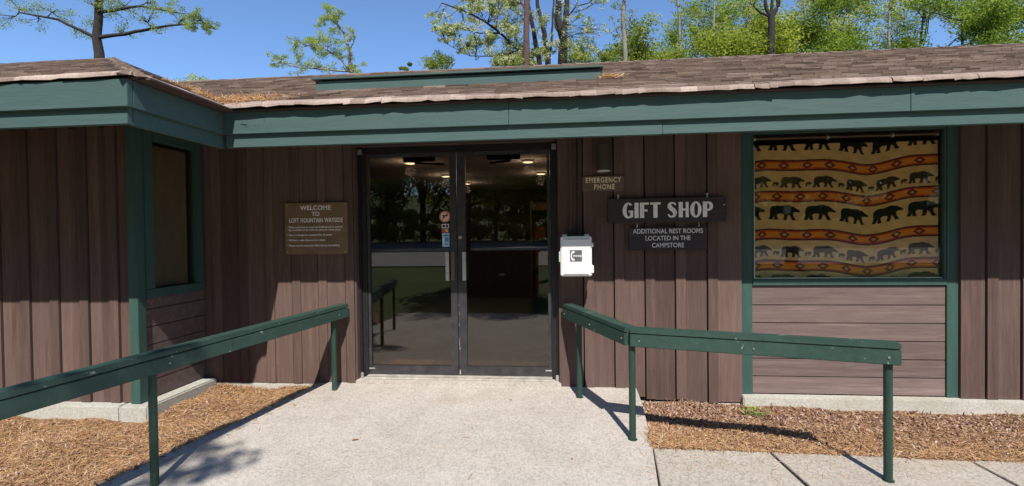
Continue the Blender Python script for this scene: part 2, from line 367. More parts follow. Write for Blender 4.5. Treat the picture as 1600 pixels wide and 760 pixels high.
# ------------------------------------------------------------------ the building
B = empty('shop_building', (0, 0, -.2))
tag(B, 'low dark brown wooden shop building with green fascia and brown shingle roof', 'building')
def P(mb_, name, mat, parent=None, **kw):
    o = mb_.build(name, mat, parent or B, **kw)
    if (parent or B) is B: o.location = (0, 0, .2)
    return o
def tint_faces(o, seed):
    me = o.data; r = random.Random(seed); a = me.attributes.new('tint', 'FLOAT', 'FACE'); n = len(me.polygons)//6
    vals = []
    for i in range(len(me.polygons)//6+1): vals += [r.uniform(0, .75)]*6
    a.data.foreach_set('value', vals[:len(me.polygons)])
WY = -.12
def siding(x0, x1, battens, zb, ztop=2.32, y=WY, seed=1, gap=.011):
    """vertical boards: recessed board, dark gap, raised batten"""
    m = MB(); r = random.Random(seed); cur = x0
    for bx in battens+[None]:
        if bx is None:
            if x1-cur > .01: m.box(cur, x1, y+.0, y+.03, zb(cur)+r.uniform(-.006, .006), ztop)
            break
        w = .084
        e = min(bx-gap, x1)
        if e-cur > .01: m.box(cur, e, y+.0, y+.03, zb((cur+e)/2)+r.uniform(-.012, .006), ztop)
        m.box(bx, min(bx+w, x1), y-.014, y+.03, zb(bx)+r.uniform(-.012, .01), ztop-.003); cur = bx+w
        if cur >= x1: break
    for bx in battens:
        for zz_ in (.12, .78, 1.45, 2.05):
            for dx_ in (.02, .064):
                q_ = (bx+dx_+r.uniform(-.004, .004), zz_+r.uniform(-.015, .015))
                if q_[0] < x1-.01: m.tube([(q_[0], y-.0155, q_[1]), (q_[0], y-.0142, q_[1])], .0042, 4, mi=1)
    o = P(m, 'wall', [SID, NAIL]); tint_faces(o, seed)
    bk = MB(); bk.box(x0+.002, x1-.002, y+.032, y+.10, -.16, ztop); P(bk, 'wall_sheathing', DARK)
    return o
siding(-2.53, -.985, [-2.43, -2.155, -1.88, -1.61, -1.345, -1.072], lambda x: -.05, seed=2)
siding(.985, 2.592, [1.20, 1.477, 1.752, 2.019, 2.300], lambda x: -.085-.055*(x-.985), seed=3)
siding(4.40, 7.5, [4.6+.275*i for i in range(11)], lambda x: -.16, seed=4)
# wall returns at the recessed doorway, header above the doors
m = MB(); m.box(-.984, -.966, WY-.004, .06, -.05, 2.32); m.box(.966, .984, WY-.004, .06, -.085, 2.32); each(m, 'door_reveal', SID, B, (0, 0, .2))
m = MB(); m.box(-.965, .965, -.10, .06, 2.236, 2.32); P(m, 'door_header', TRIMB)
# green corner trims and window wall
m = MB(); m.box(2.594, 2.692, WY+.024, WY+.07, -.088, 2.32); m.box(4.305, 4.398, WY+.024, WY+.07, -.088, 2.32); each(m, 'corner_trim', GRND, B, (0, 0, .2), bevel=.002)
m = MB(); zz = [-.087, .070, .230, .390, .550, .710, .886]; 
for i in range(6):
    m.box(2.693, 4.304, WY+.040, WY+.065, zz[i]+.004, zz[i+1]-.002)
o = P(m, 'wall', PLK, bevel=.003); a = o.data.attributes.new('tint', 'FLOAT', 'FACE')
a.data.foreach_set('value', [random.Random(int((p.center.z+1)/.154)).uniform(0, .8) for p in o.data.polygons])
m = MB(); m.box(2.694, 4.303, WY+.066, WY+.1, -.16, .85); P(m, 'wall_sheathing', DARK)
m = MB(); m.box(2.585, 7.5, WY-.05, WY+.05, -.5, -.09); P(m, 'plinth', PLIN, bevel=.008)
m = MB(); m.box(-2.5, -1.33, WY-.02, WY+.05, -.5, -.056); P(m, 'plinth', PLIN, bevel=.006)
m = MB(); m.box(.97, 2.58, WY+.0, WY+.05, -.5, -.17); P(m, 'plinth', PLIN, bevel=.006)
# the gift shop window
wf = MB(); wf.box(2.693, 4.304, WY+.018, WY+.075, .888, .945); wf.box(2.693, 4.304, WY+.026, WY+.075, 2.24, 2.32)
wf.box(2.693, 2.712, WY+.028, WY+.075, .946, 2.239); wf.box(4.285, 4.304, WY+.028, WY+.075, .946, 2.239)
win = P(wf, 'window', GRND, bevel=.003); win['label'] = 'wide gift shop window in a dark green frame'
m = MB(); m.box(2.713, 4.284, WY+.052, WY+.058, .947, 2.238); P(m, 'pane', GLW, win)
m = MB(); m.box(2.7125, 2.722, WY+.040, WY+.0515, .948, 2.14); m.box(2.7225, 4.2835, WY+.042, WY+.0515, .948, .956); each(m, 'glazing_bead', ALU, win)

# wing to the left: its side wall and its front wall
WX = -2.53; WF = -.90
m = MB()
for i in range(6): m.box(WX-.03, WX+.004, WF+.05, -.125, .06+i*.154+.004-.06, .06+(i+1)*.154-.062)
P(m, 'wall', PLK, bevel=.002)
m = MB(); m.box(WX-.09, WX-.031, WF+.05, -.03, -.1, .86); P(m, 'wall_sheathing', DARK)
wm = MB(); wm.box(WX-.04, WX+.03, -.245, -.16, .945, 2.32); wm.box(WX-.04, WX+.03, WF+.052, WF+.15, .945, 2.32); wm.box(WX-.04, WX+.035, WF+.052, -.16, .865, .943); wm.box(WX-.04, WX+.03, WF+.152, -.247, 2.22, 2.32)
w2 = P(wm, 'window', GRND, bevel=.003); w2['label'] = 'narrow shaded side window in the return wall at far left'
m = MB(); m.box(WX-.012, WX-.006, WF+.152, -.247, .945, 2.218); P(m, 'pane', GLW, w2)
m = MB(); m.box(WX-.03, WX+.002, -.157, -.135, -.0, 2.32); P(m, 'wall', SID)
m = MB(); m.box(WX-.12, -2.40, WF-.08, -.141, -.5, -.004); m.box(-9, WX-.121, WF-.08, WF+.05, -.5, -.004); P(m, 'plinth', PLIN, bevel=.012)
m = MB(); m.box(WX-.06, WX+.024, WF-.03, WF+.05, 0, 2.32); P(m, 'corner_trim', GRND, bevel=.002)
m = MB()
x = WX-.062
k = 0
while x > -7:
    m.box(x-.10, x, WF-.0, WF+.03, 0, 2.32); m.box(x-.10-.084-.011, x-.111, WF-.014, WF+.03, 0, 2.317); x -= .275; 
    m.box(x, x+.079, WF+.0, WF+.03, 0, 2.31); k += 1
o = P(m, 'wall', SID); tint_faces(o, 9)
m = MB(); m.box(-9, WX-.092, WF+.031, WF+.1, -.1, 2.32); P(m, 'wall_sheathing', DARK)

# fascia, soffit
E = -1.115; EW = -1.93; CX = -1.59
m = MB()
for a_, b_ in ((CX, .62), (.623, 3.35), (3.353, 6.2), (6.203, 9)): m.box(a_, b_, E+(.0015 if a_ == .623 else 0), E+.04, 2.170, 2.335)
for a_, b_ in ((CX, 1.72), (1.723, 4.6), (4.603, 9)): m.box(a_, b_, E+.030+(.002 if a_ == 1.723 else 0), E+.07, 2.072+(.002 if a_ == 1.723 else 0), 2.169)
o1 = P(m, 'fascia', GRN, bevel=.002)
m = MB(); m.box(CX-.04, CX, EW+.002, E-.001, 2.170, 2.335); m.box(CX-.07, CX-.03, EW+.03, E+.069, 2.072, 2.169)
m.box(-9, CX-.001, EW-.04, EW, 2.170, 2.335); m.box(-9, CX-.031, EW-.01, EW+.029, 2.072, 2.169); P(m, 'fascia', GRN, bevel=.002)
m = MB(); m.box(CX-.03, 9, E+.072, WY+.1, 2.325, 2.345); m.box(-9, CX-.072, EW+.04, WY+.1, 2.347, 2.36); P(m, 'soffit', TRIMB)

# roof planes and shingles
SL = .42; cs = math.atan(SL); YE = -1.155; YWE = -1.970; XE = -1.55; Z0 = 2.372; YR = 1.22; ZR = Z0+SL*(YR-YE); ZRW = Z0+SL*(YR-YWE)
XV = XE-(YR-YE)             # valley foot on ridge
XH = XE-(YR-YWE)            # hip foot on ridge
def L0(v, d=-.03): return (v[0], v[1], v[2]+d)
m = MB()
m.poly([L0(v) for v in [(XE, YE, Z0), (9, YE, Z0), (9, YR, ZR), (XV, YR, ZR)]])
m.poly([L0(v) for v in [(XE, YE, Z0), (XV, YR, ZR), (XH, YR, ZRW), (XE, YWE, Z0)]])
m.poly([L0(v) for v in [(XE, YWE, Z0), (XH, YR, ZRW), (-9, YR, ZRW), (-9, YWE, Z0)]])
m.poly([L0(v) for v in [(XV, YR, ZR), (9, YR, ZR), (9, 7.2, 2.3), (XV, 7.2, 2.3)]])
m.poly([L0(v) for v in [(-9, YR, ZRW), (XH, YR, ZRW), (XV, YR, ZR), (XV, 7.2, 2.3), (-9, 7.2, 2.3)]])
m.poly([L0(v) for v in [(9, YR, ZR), (9, YE, Z0), (9, 7.2, 2.3)]]); m.poly([L0(v) for v in [(-9, YR, ZRW), (-9, YWE, Z0), (-9, 7.2, 2.3)]])
roof = P(m, 'roof', SHG); a = roof.data.attributes.new('tint', 'FLOAT', 'FACE'); a.data.foreach_set('value', [.3]*len(roof.data.polygons))
rg = random.Random(11)
SV = []; SF = []; ST = []
def tab(o, ax, up, nrm, u0, u1, v0, v1, lift, t, th=.006):
    # shingle tab resting on the course above: raised at its lower edge
    sk = rg.uniform(-.006, .006); c = rg.uniform(0, .006)
    q = [o+ax*u0+up*(v0+sk)+nrm*(lift+c), o+ax*u1+up*(v0-sk)+nrm*(lift+rg.uniform(0, .008)), o+ax*u1+up*v1+nrm*.0, o+ax*u0+up*v1+nrm*.0]
    n = len(SV); SV.extend([tuple(p) for p in q]); SV.extend([tuple(p-nrm*(.022 if k_ < 2 else th)) for k_, p in enumerate(q)])
    SF.extend([(n, n+1, n+2, n+3), (n+4, n+5, n+1, n), (n+5, n+6, n+2, n+1), (n+7, n+4, n, n+3)]); ST.extend([t]*4)
def shingle_plane(o, ax, up, ulen, vlen, inside, seed):
    nrm = ax.cross(up); 
    if nrm.z < 0: nrm = -nrm
    ex = .115; v = 0.02; row = 0
    while v < vlen:
        u = -(row % 2)*.15-rg.uniform(0, .1); 
        rowt = rg.uniform(-.1, .1)
        while u < ulen:
            w = rg.choice([.09, .12, .16, .20]); 
            c = o+ax*(u+w/2)+up*(v+ex/2)
            if inside(c): tab(o, ax, up, nrm, u+.0012, u+w-.0012, v, v+ex+.03, .012, min(1, max(0, rg.gauss(.48, .24)+rowt)))
            u += w
        v += ex; row += 1
vup = Vector((0, 1, SL)).normalized(); ln = (YR-YE)*math.sqrt(1+SL*SL)
shingle_plane(Vector((-6, YE+.0, Z0)), Vector((1, 0, 0)), vup, 15, ln, lambda c: c.x > XE-(c.y-YE)-.02 and c.y < YR, 1)
sup = Vector((-1, 0, SL)).normalized()
shingle_plane(Vector((XE, -3, Z0)), Vector((0, 1, 0)), sup, 5, (XE-XH)*math.sqrt(1+SL*SL), lambda c: (c.y-YE) < (XE-c.x)+.02 and (c.y-YWE) > (XE-c.x)+.06 and c.y < YR, 2)
shingle_plane(Vector((-9, YWE, Z0)), Vector((1, 0, 0)), vup, 9, (YR-YWE)*math.sqrt(1+SL*SL), lambda c: c.x < XE-(c.y-YWE)-.10 and c.y < YR, 3)
me = bpy.data.meshes.new('shingles'); me.from_pydata(SV, [], SF); me.materials.append(SHG); a = me.attributes.new('tint', 'FLOAT', 'FACE'); a.data.foreach_set('value', ST)
so_ = bpy.data.objects.new('shingles', me); COL.objects.link(so_); so_.parent = roof
# drooping starter course along the eaves
DV = []; DF = []; DT = []
def droop(a, b, out, seed):
    a = Vector(a); b = Vector(b); d = (b-a); Lg = d.length; d.normalize(); r = random.Random(seed); u = 0; out = Vector(out); jl = [0, 0]; t0 = .5
    while u < Lg:
        w = r.choice([.05, .08, .11, .11]); e = min(u+w, Lg); t = min(1, max(0, t0+r.uniform(-.25, .25))); jn = [r.uniform(-.006, .006), r.uniform(-.006, .006)]; j = [jl[0], jn[0], jl[1], jn[1]]; jl = jn if r.random() < .75 else [r.uniform(-.006, .006), r.uniform(-.008, .006)]
        if r.random() < .3: t0 = r.random()
        prof = [(-.07, .038), (-.03, .022), (.004, .008), (.017, -.006), (.020, -.022)]
        n = len(DV)
        for s_, jj in ((u, 0), (e, 1)):
            for k_, (p_, z_) in enumerate(prof):
                wav = math.sin(s_*1.3+seed)*.005+math.sin(s_*4.7)*.002
                DV.append(tuple(a+d*s_+out*(p_+(j[jj] if k_ > 1 else 0))+Vector((0, 0, z_+wav+(j[jj+2] if k_ > 2 else 0)))))
        for k_ in range(4): DF.append((n+k_, n+5+k_, n+6+k_, n+k_+1)); DT.append(t)
        u = e
droop((XE+.0, YE+.004, Z0), (9, YE+.004, Z0), (0, -1, 0), 1)
droop((XE-.004, YE, Z0), (XE-.004, YWE, Z0), (1, 0, 0), 2)
droop((XE, YWE+.004, Z0), (-9, YWE+.004, Z0), (0, -1, 0), 3)
me = bpy.data.meshes.new('eave_course'); me.from_pydata(DV, [], DF); me.materials.append(DRIP); a = me.attributes.new('tint', 'FLOAT', 'FACE'); a.data.foreach_set('value', DT)
eo = bpy.data.objects.new('eave_course', me); COL.objects.link(eo); eo.parent = roof
md = eo.modifiers.new('s', 'SOLIDIFY'); md.thickness = .006
m = MB(); m.box(CX-.03, 9, E+.001, E+.06, 2.336, 2.352); m.box(XE+.06, 9, YE+.02, E-.0, 2.338, 2.350); P(m, 'roof_deck_edge', TRIMB)
m = MB(); m.box(XE-.05, XE+.07, EW+.01, E, 2.338, 2.350); m.box(-9, XE, YWE+.02, EW+.0, 2.338, 2.350); P(m, 'roof_deck_edge', TRIMB)
# ridge caps
m = MB(); r = random.Random(5); x = XV
while x < 9:
    m.add([(x, YR-.12, ZR-.035), (x, YR, ZR+.018), (x, YR+.12, ZR-.03), (x+.19, YR+.12, ZR-.036), (x+.19, YR, ZR+.008), (x+.19, YR-.12, ZR-.044)], [(0, 1, 4, 5), (1, 2, 3, 4), (0, 1, 2), (5, 4, 3)]); x += .165
rc = m.build('ridge_cap', SHG, roof); a = rc.data.attributes.new('tint', 'FLOAT', 'FACE'); a.data.foreach_set('value', [r.uniform(.1, .5) for _ in rc.data.polygons]); m = MB()
a0 = Vector((XE, YWE, Z0)); a1 = Vector((XH, YR, ZRW)); dd = (a1-a0); LH = dd.length; dd.normalize(); sd = Vector((1, 1, 0)).normalized(); u = 0
while u < LH-.18:
    p_ = a0+dd*u; q_ = a0+dd*(u+.19)
    m.add([p_-sd*.08+Vector((0, 0, -.02)), p_+Vector((0, 0, .03)), p_+sd*.08+Vector((0, 0, -.02)), q_+sd*.08+Vector((0, 0, -.03)), q_+Vector((0, 0, .018)), q_-sd*.08+Vector((0, 0, -.03))], [(0, 1, 4, 5), (1, 2, 3, 4), (0, 1, 2), (5, 4, 3)]); u += .165
rc = m.build('hip_cap', SHG, roof); a = rc.data.attributes.new('tint', 'FLOAT', 'FACE'); a.data.foreach_set('value', [r.uniform(.1, .5) for _ in rc.data.polygons])

# long low vent hood on the roof slope
def roofz(y): return Z0+SL*(y-YE)
VY = -.42; vx0, vx1 = -1.19, 1.345; vz = roofz(VY)
m = MB(); m.box(vx0, vx1, VY, VY+.03, vz-.02, vz+.088)
m.add([(vx0, VY+.03, vz-.02), (vx0, VY+.03, vz+.088), (vx0, VY+.3, vz+.115), (vx0, VY+.3, vz+.0)], [(0, 1, 2, 3)])
m.add([(vx1, VY+.03, vz-.02), (vx1, VY+.03, vz+.088), (vx1, VY+.3, vz+.115), (vx1, VY+.3, vz+.0)], [(0, 1, 2, 3)])
hood = m.build('vent_hood', GRN, roof)
m = MB(); X = Matrix.Translation((0, VY-.03, vz+.100)) @ Matrix.Rotation(rad(3), 4, 'X'); m.box(vx0-.03, vx1+.02, 0, .34, 0, .014, X=X); m.build('hood_lid', GRN, hood)

# interior
R0 = P(MB().box(-6, 7, .08, 6.9, -.03, -.006), 'interior_floor', FLR)
m = MB(); m.box(-6, 7, .08, 6.9, 2.40, 2.43); P(m, 'interior_ceiling', CEIL)
m = MB(); m.box(-6.05, 7.05, 6.9, 7.0, -.3, 2.5); m.box(-6.1, -6, .05, 6.9, -.3, 2.5); m.box(7, 7.1, -.1, 6.9, -.3, 2.5); each(m, 'interior_wall', IWALL, B, (0, 0, .2))
m = MB(); m.box(2.60, 2.66, .06, 3.0, -.02, 2.39); P(m, 'partition', IWALL)
m = MB(); m.box(2.66, 4.6, .62, .66, -.02, 2.39); m.box(4.35, 4.40, .06, .62, -.02, 2.39); m.box(2.66, 4.35, -.02, .615, .80, .86); each(m, 'display_backing', IWALL, B, (0, 0, .2))
m = MB(); m.box(-6, -.985, .0, .079, -.1, 2.45); m.box(.985, 2.59, .0, .079, -.1, 2.45); m.box(4.41, 7.2, .0, .079, -.1, 2.45); each(m, 'interior_wall', IWALL, B, (0, 0, .2))

# door frame and doors
m = MB(); m.box(-.965, -.895, -.03, .05, .0, 2.235); m.box(.895, .965, -.03, .05, .0, 2.235); m.box(-.894, .894, -.03, .05, 2.175, 2.235)
m.box(-.964, -.944, -.06, -.031, .001, 2.234); m.box(.944, .964, -.06, -.031, .001, 2.234)
dframe = P(m, 'door_frame', BLK, bevel=.003)
m = MB()
for s in (-1, 1):
    m.box(s*.935-.022, s*.935+.022, -.075, -.0605, 2.16, 2.21); m.box(s*.945-.014, s*.945+.014, -.078, -.0605, .0, .05)
each(m, 'bracket', ALU, dframe)
m = MB(); m.box(-.9, .9, -.11, .06, -.003, .013); m.box(-.9, .9, -.085, .05, .0135, .019); P(m, 'threshold', SILLM, bevel=.003)
def door(s):
    xa, xb = (-.892, -.003) if s < 0 else (.003, .892)
    gi = xa+.03 if s < 0 else xa+.080; go = xb-.066 if s < 0 else xb-.03
    if s < 0: gi, go = -.866, -.068
    else: gi, go = .084, .866
    m = MB(); m.box(xa, gi, -.022, .022, .022, 2.172); m.box(go, xb, -.022, .022, .022, 2.172); m.box(gi, go, -.021, .021, 2.138, 2.172); m.box(gi, go, -.021, .021, .022, .108)
    d = P(m, 'door', BLK2, bevel=.002)
    d['label'] = 'left glass door leaf with stickers beside its handle' if s < 0 else 'right glass door leaf with lock cylinder above its handle'
    g = MB(); g.box(gi, go, -.003, .003, .1081, 2.1379); g.build('glass', GLS, d)
    hx = -.089 if s < 0 else .074
    h = MB(); h.box(hx-.017, hx+.017, -.075, -.062, .94, 1.212); h.bar((hx, -.062, 1.185), (hx, -.022, 1.185), .018, .018); h.bar((hx, -.062, .965), (hx, -.022, .965), .018, .018)
    h.build('handle', ALU, d, bevel=.003)
    if s < 0:
        h = MB(); h.box(-.062, -.028, -.034, -.0225, .94, 1.212); h.build('pull_shaded_face', simple('shaded_face_brown', (.16, .11, .09), .5, .3), d)  # shadowed face of the left pull, its shade put into a brown strip
    pv = MB(); px = -.862 if s < 0 else .862; pv.box(px-.03, px+.03, -.030, -.0225, .072, .086); pv.build('pivot', ALU, d, bevel=.002)
    cl = MB(); cx0 = -.38 if s < 0 else .45; cl.box(cx0-.16, cx0+.16, .03, .09, 2.10, 2.16); cl.bar((cx0+.05*s, .08, 2.09), (cx0+.05*s-.22*s, .36, 2.11), .03, .02); cl.build('door_closer', BLK, d)
    if s > 0:
        l = MB(); l.tube([(.031, -.034, 1.351), (.031, -.0225, 1.351)], .016, 16); l.build('lock', ALU, d)
        b = MB(); r = random.Random(4)
        for z, h_, w_ in ((.33, .11, .007), (.29, .04, .012), (.055, .05, .016), (.62, .03, .005), (.52, .05, .004), (.70, .02, .005)):
            b.add([(.006, -.0232, z-h_/2), (.006+w_, -.0232, z-h_/3), (.006+w_*.7, -.0232, z+h_/3), (.008, -.0232, z+h_/2)], [(0, 1, 2, 3)])
        each(b, 'worn_edge', ALU, d)
    return d
dl = door(-1); dr = door(1)
# stickers on the left leaf
def disc(mb_, cx, cz, y, r0, r1, n=28, mi=0):
    vs = []; 
    for k in range(n):
        t = 2*math.pi*k/n; vs += [(cx+r0*math.cos(t), y, cz+r0*math.sin(t)), (cx+r1*math.cos(t), y, cz+r1*math.sin(t))]
    if r0 <= 0: mb_.poly([(cx+r1*math.cos(2*math.pi*k/n), y, cz+r1*math.sin(2*math.pi*k/n)) for k in range(n)], mi)
    else: mb_.add(vs, [(2*k, 2*k+1, (2*k+3) % (2*n), (2*k+2) % (2*n)) for k in range(n)], mi)
def rect(mb_, x0, x1, z0, z1, y, mi=0): mb_.poly([(x0, y, z0), (x1, y, z0), (x1, y, z1), (x0, y, z1)], mi)
sx = -.117
m = MB(); disc(m, sx-.003, 1.553, -.0045, 0, .054, mi=0); disc(m, sx-.003, 1.553, -.0052, .044, .051, mi=1)
m.poly([(sx-.032, -.0055, 1.567), (sx+.026, -.0055, 1.572), (sx+.026, -.0055, 1.558), (sx-.004, -.0055, 1.553), (sx-.014, -.0055, 1.532), (sx-.028, -.0055, 1.532), (sx-.022, -.0055, 1.552)], 2)
m.poly([(sx-.036, -.006, 1.522), (sx-.03, -.006, 1.516), (sx+.03, -.006, 1.588), (sx+.024, -.006, 1.592)], 1)
o = m.build('sticker', [PEACH, TRED, STK], dl); o['label'] = 'round peach prohibition sticker'
m = MB(); rect(m, sx-.035, sx+.035, 1.442, 1.482, -.0045, 0); rect(m, sx-.028, sx-.003, 1.448, 1.475, -.0052, 1); rect(m, sx+.003, sx+.028, 1.448, 1.475, -.0052, 1)
rect(m, sx-.035, sx+.035, 1.398, 1.440, -.0045, 2); disc(m, sx-.013, 1.419, -.0052, 0, .016, mi=3); disc(m, sx+.011, 1.419, -.0056, 0, .016, mi=4)
o = m.build('sticker', [STW, STK, simple('sticker_plum', (.25, .1, .2), .4), TRED, TYEL], dl); o['label'] = 'small payment card stickers in black, red and yellow'
m = MB(); rect(m, sx-.033, sx+.038, 1.262, 1.394, -.0045, 0); rect(m, sx-.008, sx+.030, 1.312, 1.352, -.0052, 1); rect(m, sx-.022, sx+.03, 1.366, 1.378, -.0052, 2); rect(m, sx-.006, sx+.02, 1.28, 1.292, -.0052, 2); rect(m, sx-.028, sx-.014, 1.30, 1.35, -.0052, 3)
o = m.build('sticker', [TBLU, TBLU2, simple('sticker_navy', (.08, .1, .25), .4), STW], dl); o['label'] = 'upright pale blue sticker'

# interior things
def mem(name, c, e):
    m_, N, L = nm(name); bs = N['Principled BSDF']; bs.inputs['Emission Color'].default_value = (*c, 1); bs.inputs['Emission Strength'].default_value = e; return m_
LAMP = mem('lit_lamp', (1, .86, .62), 2.2)
for i, (px, py, lb) in enumerate([(641, 253, 'lit round ceiling light behind the top of the left door'), (825, 251, 'lit round ceiling light behind the top of the right door'), (697, 274, 'small deeper ceiling light seen beside the left leaf meeting stile'), (845, 270, 'small deeper ceiling light near the right jamb'), (729, 286, 'farthest ceiling light seen at the centre of the doors')]):
    v = _f+_rt*((px-800)/FPX)+_up*((380-py)/FPX); t = (2.395-CAM[2])/v.z; p = Vector(CAM)+v*t
    if p.y > 6.6: p.y = 6.6
    e = empty('ceiling_light', (p.x, p.y, 2.40)); tag(e, lb, 'ceiling light', 'ceiling lights inside the shop')
    m = MB(); m.tube([(0, 0, -.028), (0, 0, -.002)], .085, 20); m.build('trim_ring', WHT, e)
    m = MB(); m.tube([(0, 0, -.034), (0, 0, -.0285)], .065, 20); m.build('lens', LAMP, e)
    pl = bpy.data.lights.new('lamp_glow', 'POINT'); pl.energy = 3.5; pl.color = (1, .88, .72); pl.shadow_soft_size = .08; po = bpy.data.objects.new('lamp_glow', pl); COL.objects.link(po); po.parent = e; po.location = (0, 0, -.14)
sh = empty('display_shelf', (1.15, 3.2, 0)); tag(sh, 'wooden shelf of orange and brown goods behind the right door', 'shelf')
ORG = simple('warm_goods', (.55, .22, .05), .6, 0, .5, 3); WDS = simple('shelf_wood', (.25, .15, .08), .6)
m = MB()
for z in (.4, .85, 1.3, 1.75): m.box(-.6, .6, -.2, .2, z, z+.03)
m.box(-.63, -.601, -.2, .2, 0, 1.9); m.box(.601, .63, -.2, .2, 0, 1.9); m.box(-.6, .6, .201, .22, 0, 1.9); m.build('frame', WDS, sh)
r = random.Random(8)
for z in (.43, .88, 1.33):
    m = MB(); x = -.55
    while x < .5:
        w = r.uniform(.08, .16); h = r.uniform(.15, .32); m.box(x, x+w, -.15, .1, z+.001, z+h); x += w+r.uniform(.01, .05)
    tag(m.build('goods', ORG, sh, bevel=.008), 'row of orange goods standing on the shelf')
m = MB(); m.box(-.84, -.40, .32, .62, -.005, .006); tag(m.build('door_mat', simple('tan_mat', (.42, .31, .17), .9, 0, .2, 40)), 'tan mat on the shop floor just inside the left door', 'mat')

# ------------------------------------------------------------------ lettering
def text_mesh(name, s, size, x, z, y, mat, parent, align='CENTER', off=0, sx_=1.0, ext=.0008, sp=1.0):
    cu = bpy.data.curves.new(name, 'FONT'); cu.body = s; cu.size = size; cu.align_x = align; cu.offset = off; cu.extrude = ext; cu.space_character = sp; cu.resolution_u = 4
    t = bpy.data.objects.new(name, cu); COL.objects.link(t); bpy.context.view_layer.update()
    me = bpy.data.meshes.new_from_object(t.evaluated_get(bpy.context.evaluated_depsgraph_get())); bpy.data.objects.remove(t)
    me.transform(Matrix.Translation((x, y, z)) @ Matrix.Rotation(rad(90), 4, 'X') @ Matrix.Diagonal((sx_, 1, 1, 1)))
    me.materials.clear(); me.materials.append(mat); o = bpy.data.objects.new(name, me); COL.objects.link(o); o.parent = parent; return o
def curve_mesh(name, splines, X, mat, parent, ext=.002):
    cu = bpy.data.curves.new(name, 'CURVE'); cu.dimensions = '2D'; cu.fill_mode = 'BOTH'; cu.extrude = ext
    for sp in splines:
        s_ = cu.splines.new('POLY'); s_.points.add(len(sp)-1)
        for i, p in enumerate(sp): s_.points[i].co = (p[0], p[1], 0, 1)
        s_.use_cyclic_u = True
    t = bpy.data.objects.new(name, cu); COL.objects.link(t); bpy.context.view_layer.update()
    me = bpy.data.meshes.new_from_object(t.evaluated_get(bpy.context.evaluated_depsgraph_get())); bpy.data.objects.remove(t)
    me.transform(X); me.materials.clear(); me.materials.append(mat); o = bpy.data.objects.new(name, me); COL.objects.link(o); o.parent = parent; return o
def sign(name, x0, x1, z0, z1, y0, y1, mat, label, bev=.003):
    e = empty(name, ((x0+x1)/2, y1, (z0+z1)/2)); tag(e, label, 'sign')
    w = (x1-x0)/2; h = (z1-z0)/2; m = MB(); m.box(-w, w, y0-y1, 0, -h, h); b = m.build('board', mat, e, bevel=bev); return e, w, h, y0-y1
# welcome sign
e, w, h, f = sign('welcome_sign', -1.665, -1.035, 1.206, 1.703, WY-.030, WY-.015, BRNS, 'brown welcome sign with white lettering left of the doors')
y = f-.0012
text_mesh('heading_letters', 'WELCOME', .060, 0, h-.070, y, LET, e, off=.0010, sp=1.08)
text_mesh('heading_letters', 'TO', .056, 0, h-.128, y, LET, e, off=.0010)
text_mesh('heading_letters', 'LOFT MOUNTAIN WAYSIDE', .060, 0, h-.190, y, LET, e, off=.0008, sx_=.68, sp=1.06)
for i, (tx, zz_, wd) in enumerate([('• Please wait here to enter the building and be assisted', .243, 1), ('  by a member of the staff, one party at a time please', .270, 1), ('• Face coverings are requested for all guests', .318, 1), ('• Maintain a safe distance from others', .368, 1), ('• Please use the exit door when leaving the building', .420, 1)]):
    text_mesh('small_letters', tx, .0255, -w+.028, h-zz_, y, LET2, e, 'LEFT', .0004, .98)
m = MB()
for sx1 in (-1, 1):
    for sz1 in (-1, 1): m.tube([(sx1*(w-.025), y-.002, sz1*(h-.022)), (sx1*(w-.025), f+.004, sz1*(h-.022))], .006, 10)
each(m, 'screw', ALU, e)
# emergency phone sign
e, w, h, f = sign('emergency_phone_sign', 1.192, 1.565, 1.755, 1.893, WY-.030, WY-.015, BRNS2, 'small brown sign with cream emergency phone lettering under the wall lamp')
text_mesh('letters', 'EMERGENCY', .064, .0, .010, f-.001, CRM, e, off=.0011, sx_=.76, sp=1.2); text_mesh('letters', 'PHONE', .066, .01, -.052, f-.001, CRM, e, off=.0011, sx_=.76, sp=1.2)
# gift shop sign with its own drawn letters
e, w, h, f = sign('gift_shop_sign', 1.415, 2.448, 1.462, 1.681, WY-.055, WY-.016, MAUV, 'long dark plum board with large pale GIFT SHOP letters')
def arc(cx, cy, rx, ry, a0, a1, n=20): return [(cx+rx*math.cos(rad(a0+(a1-a0)*i/n)), cy+ry*math.sin(rad(a0+(a1-a0)*i/n))) for i in range(n+1)]
def R_(x0, x1, y0, y1): return [(x0, y0), (x1, y0), (x1, y1), (x0, y1)]
def stroke(pts, ws):
    Lf = []; Rt = []
    for i, p in enumerate(pts):
        a = pts[max(0, i-1)]; b = pts[min(len(pts)-1, i+1)]; dx, dy = b[0]-a[0], b[1]-a[1]; l = math.hypot(dx, dy); nx, ny = -dy/l, dx/l
        Lf.append((p[0]+nx*ws[i]/2, p[1]+ny*ws[i]/2)); Rt.append((p[0]-nx*ws[i]/2, p[1]-ny*ws[i]/2))
    return Lf+Rt[::-1]
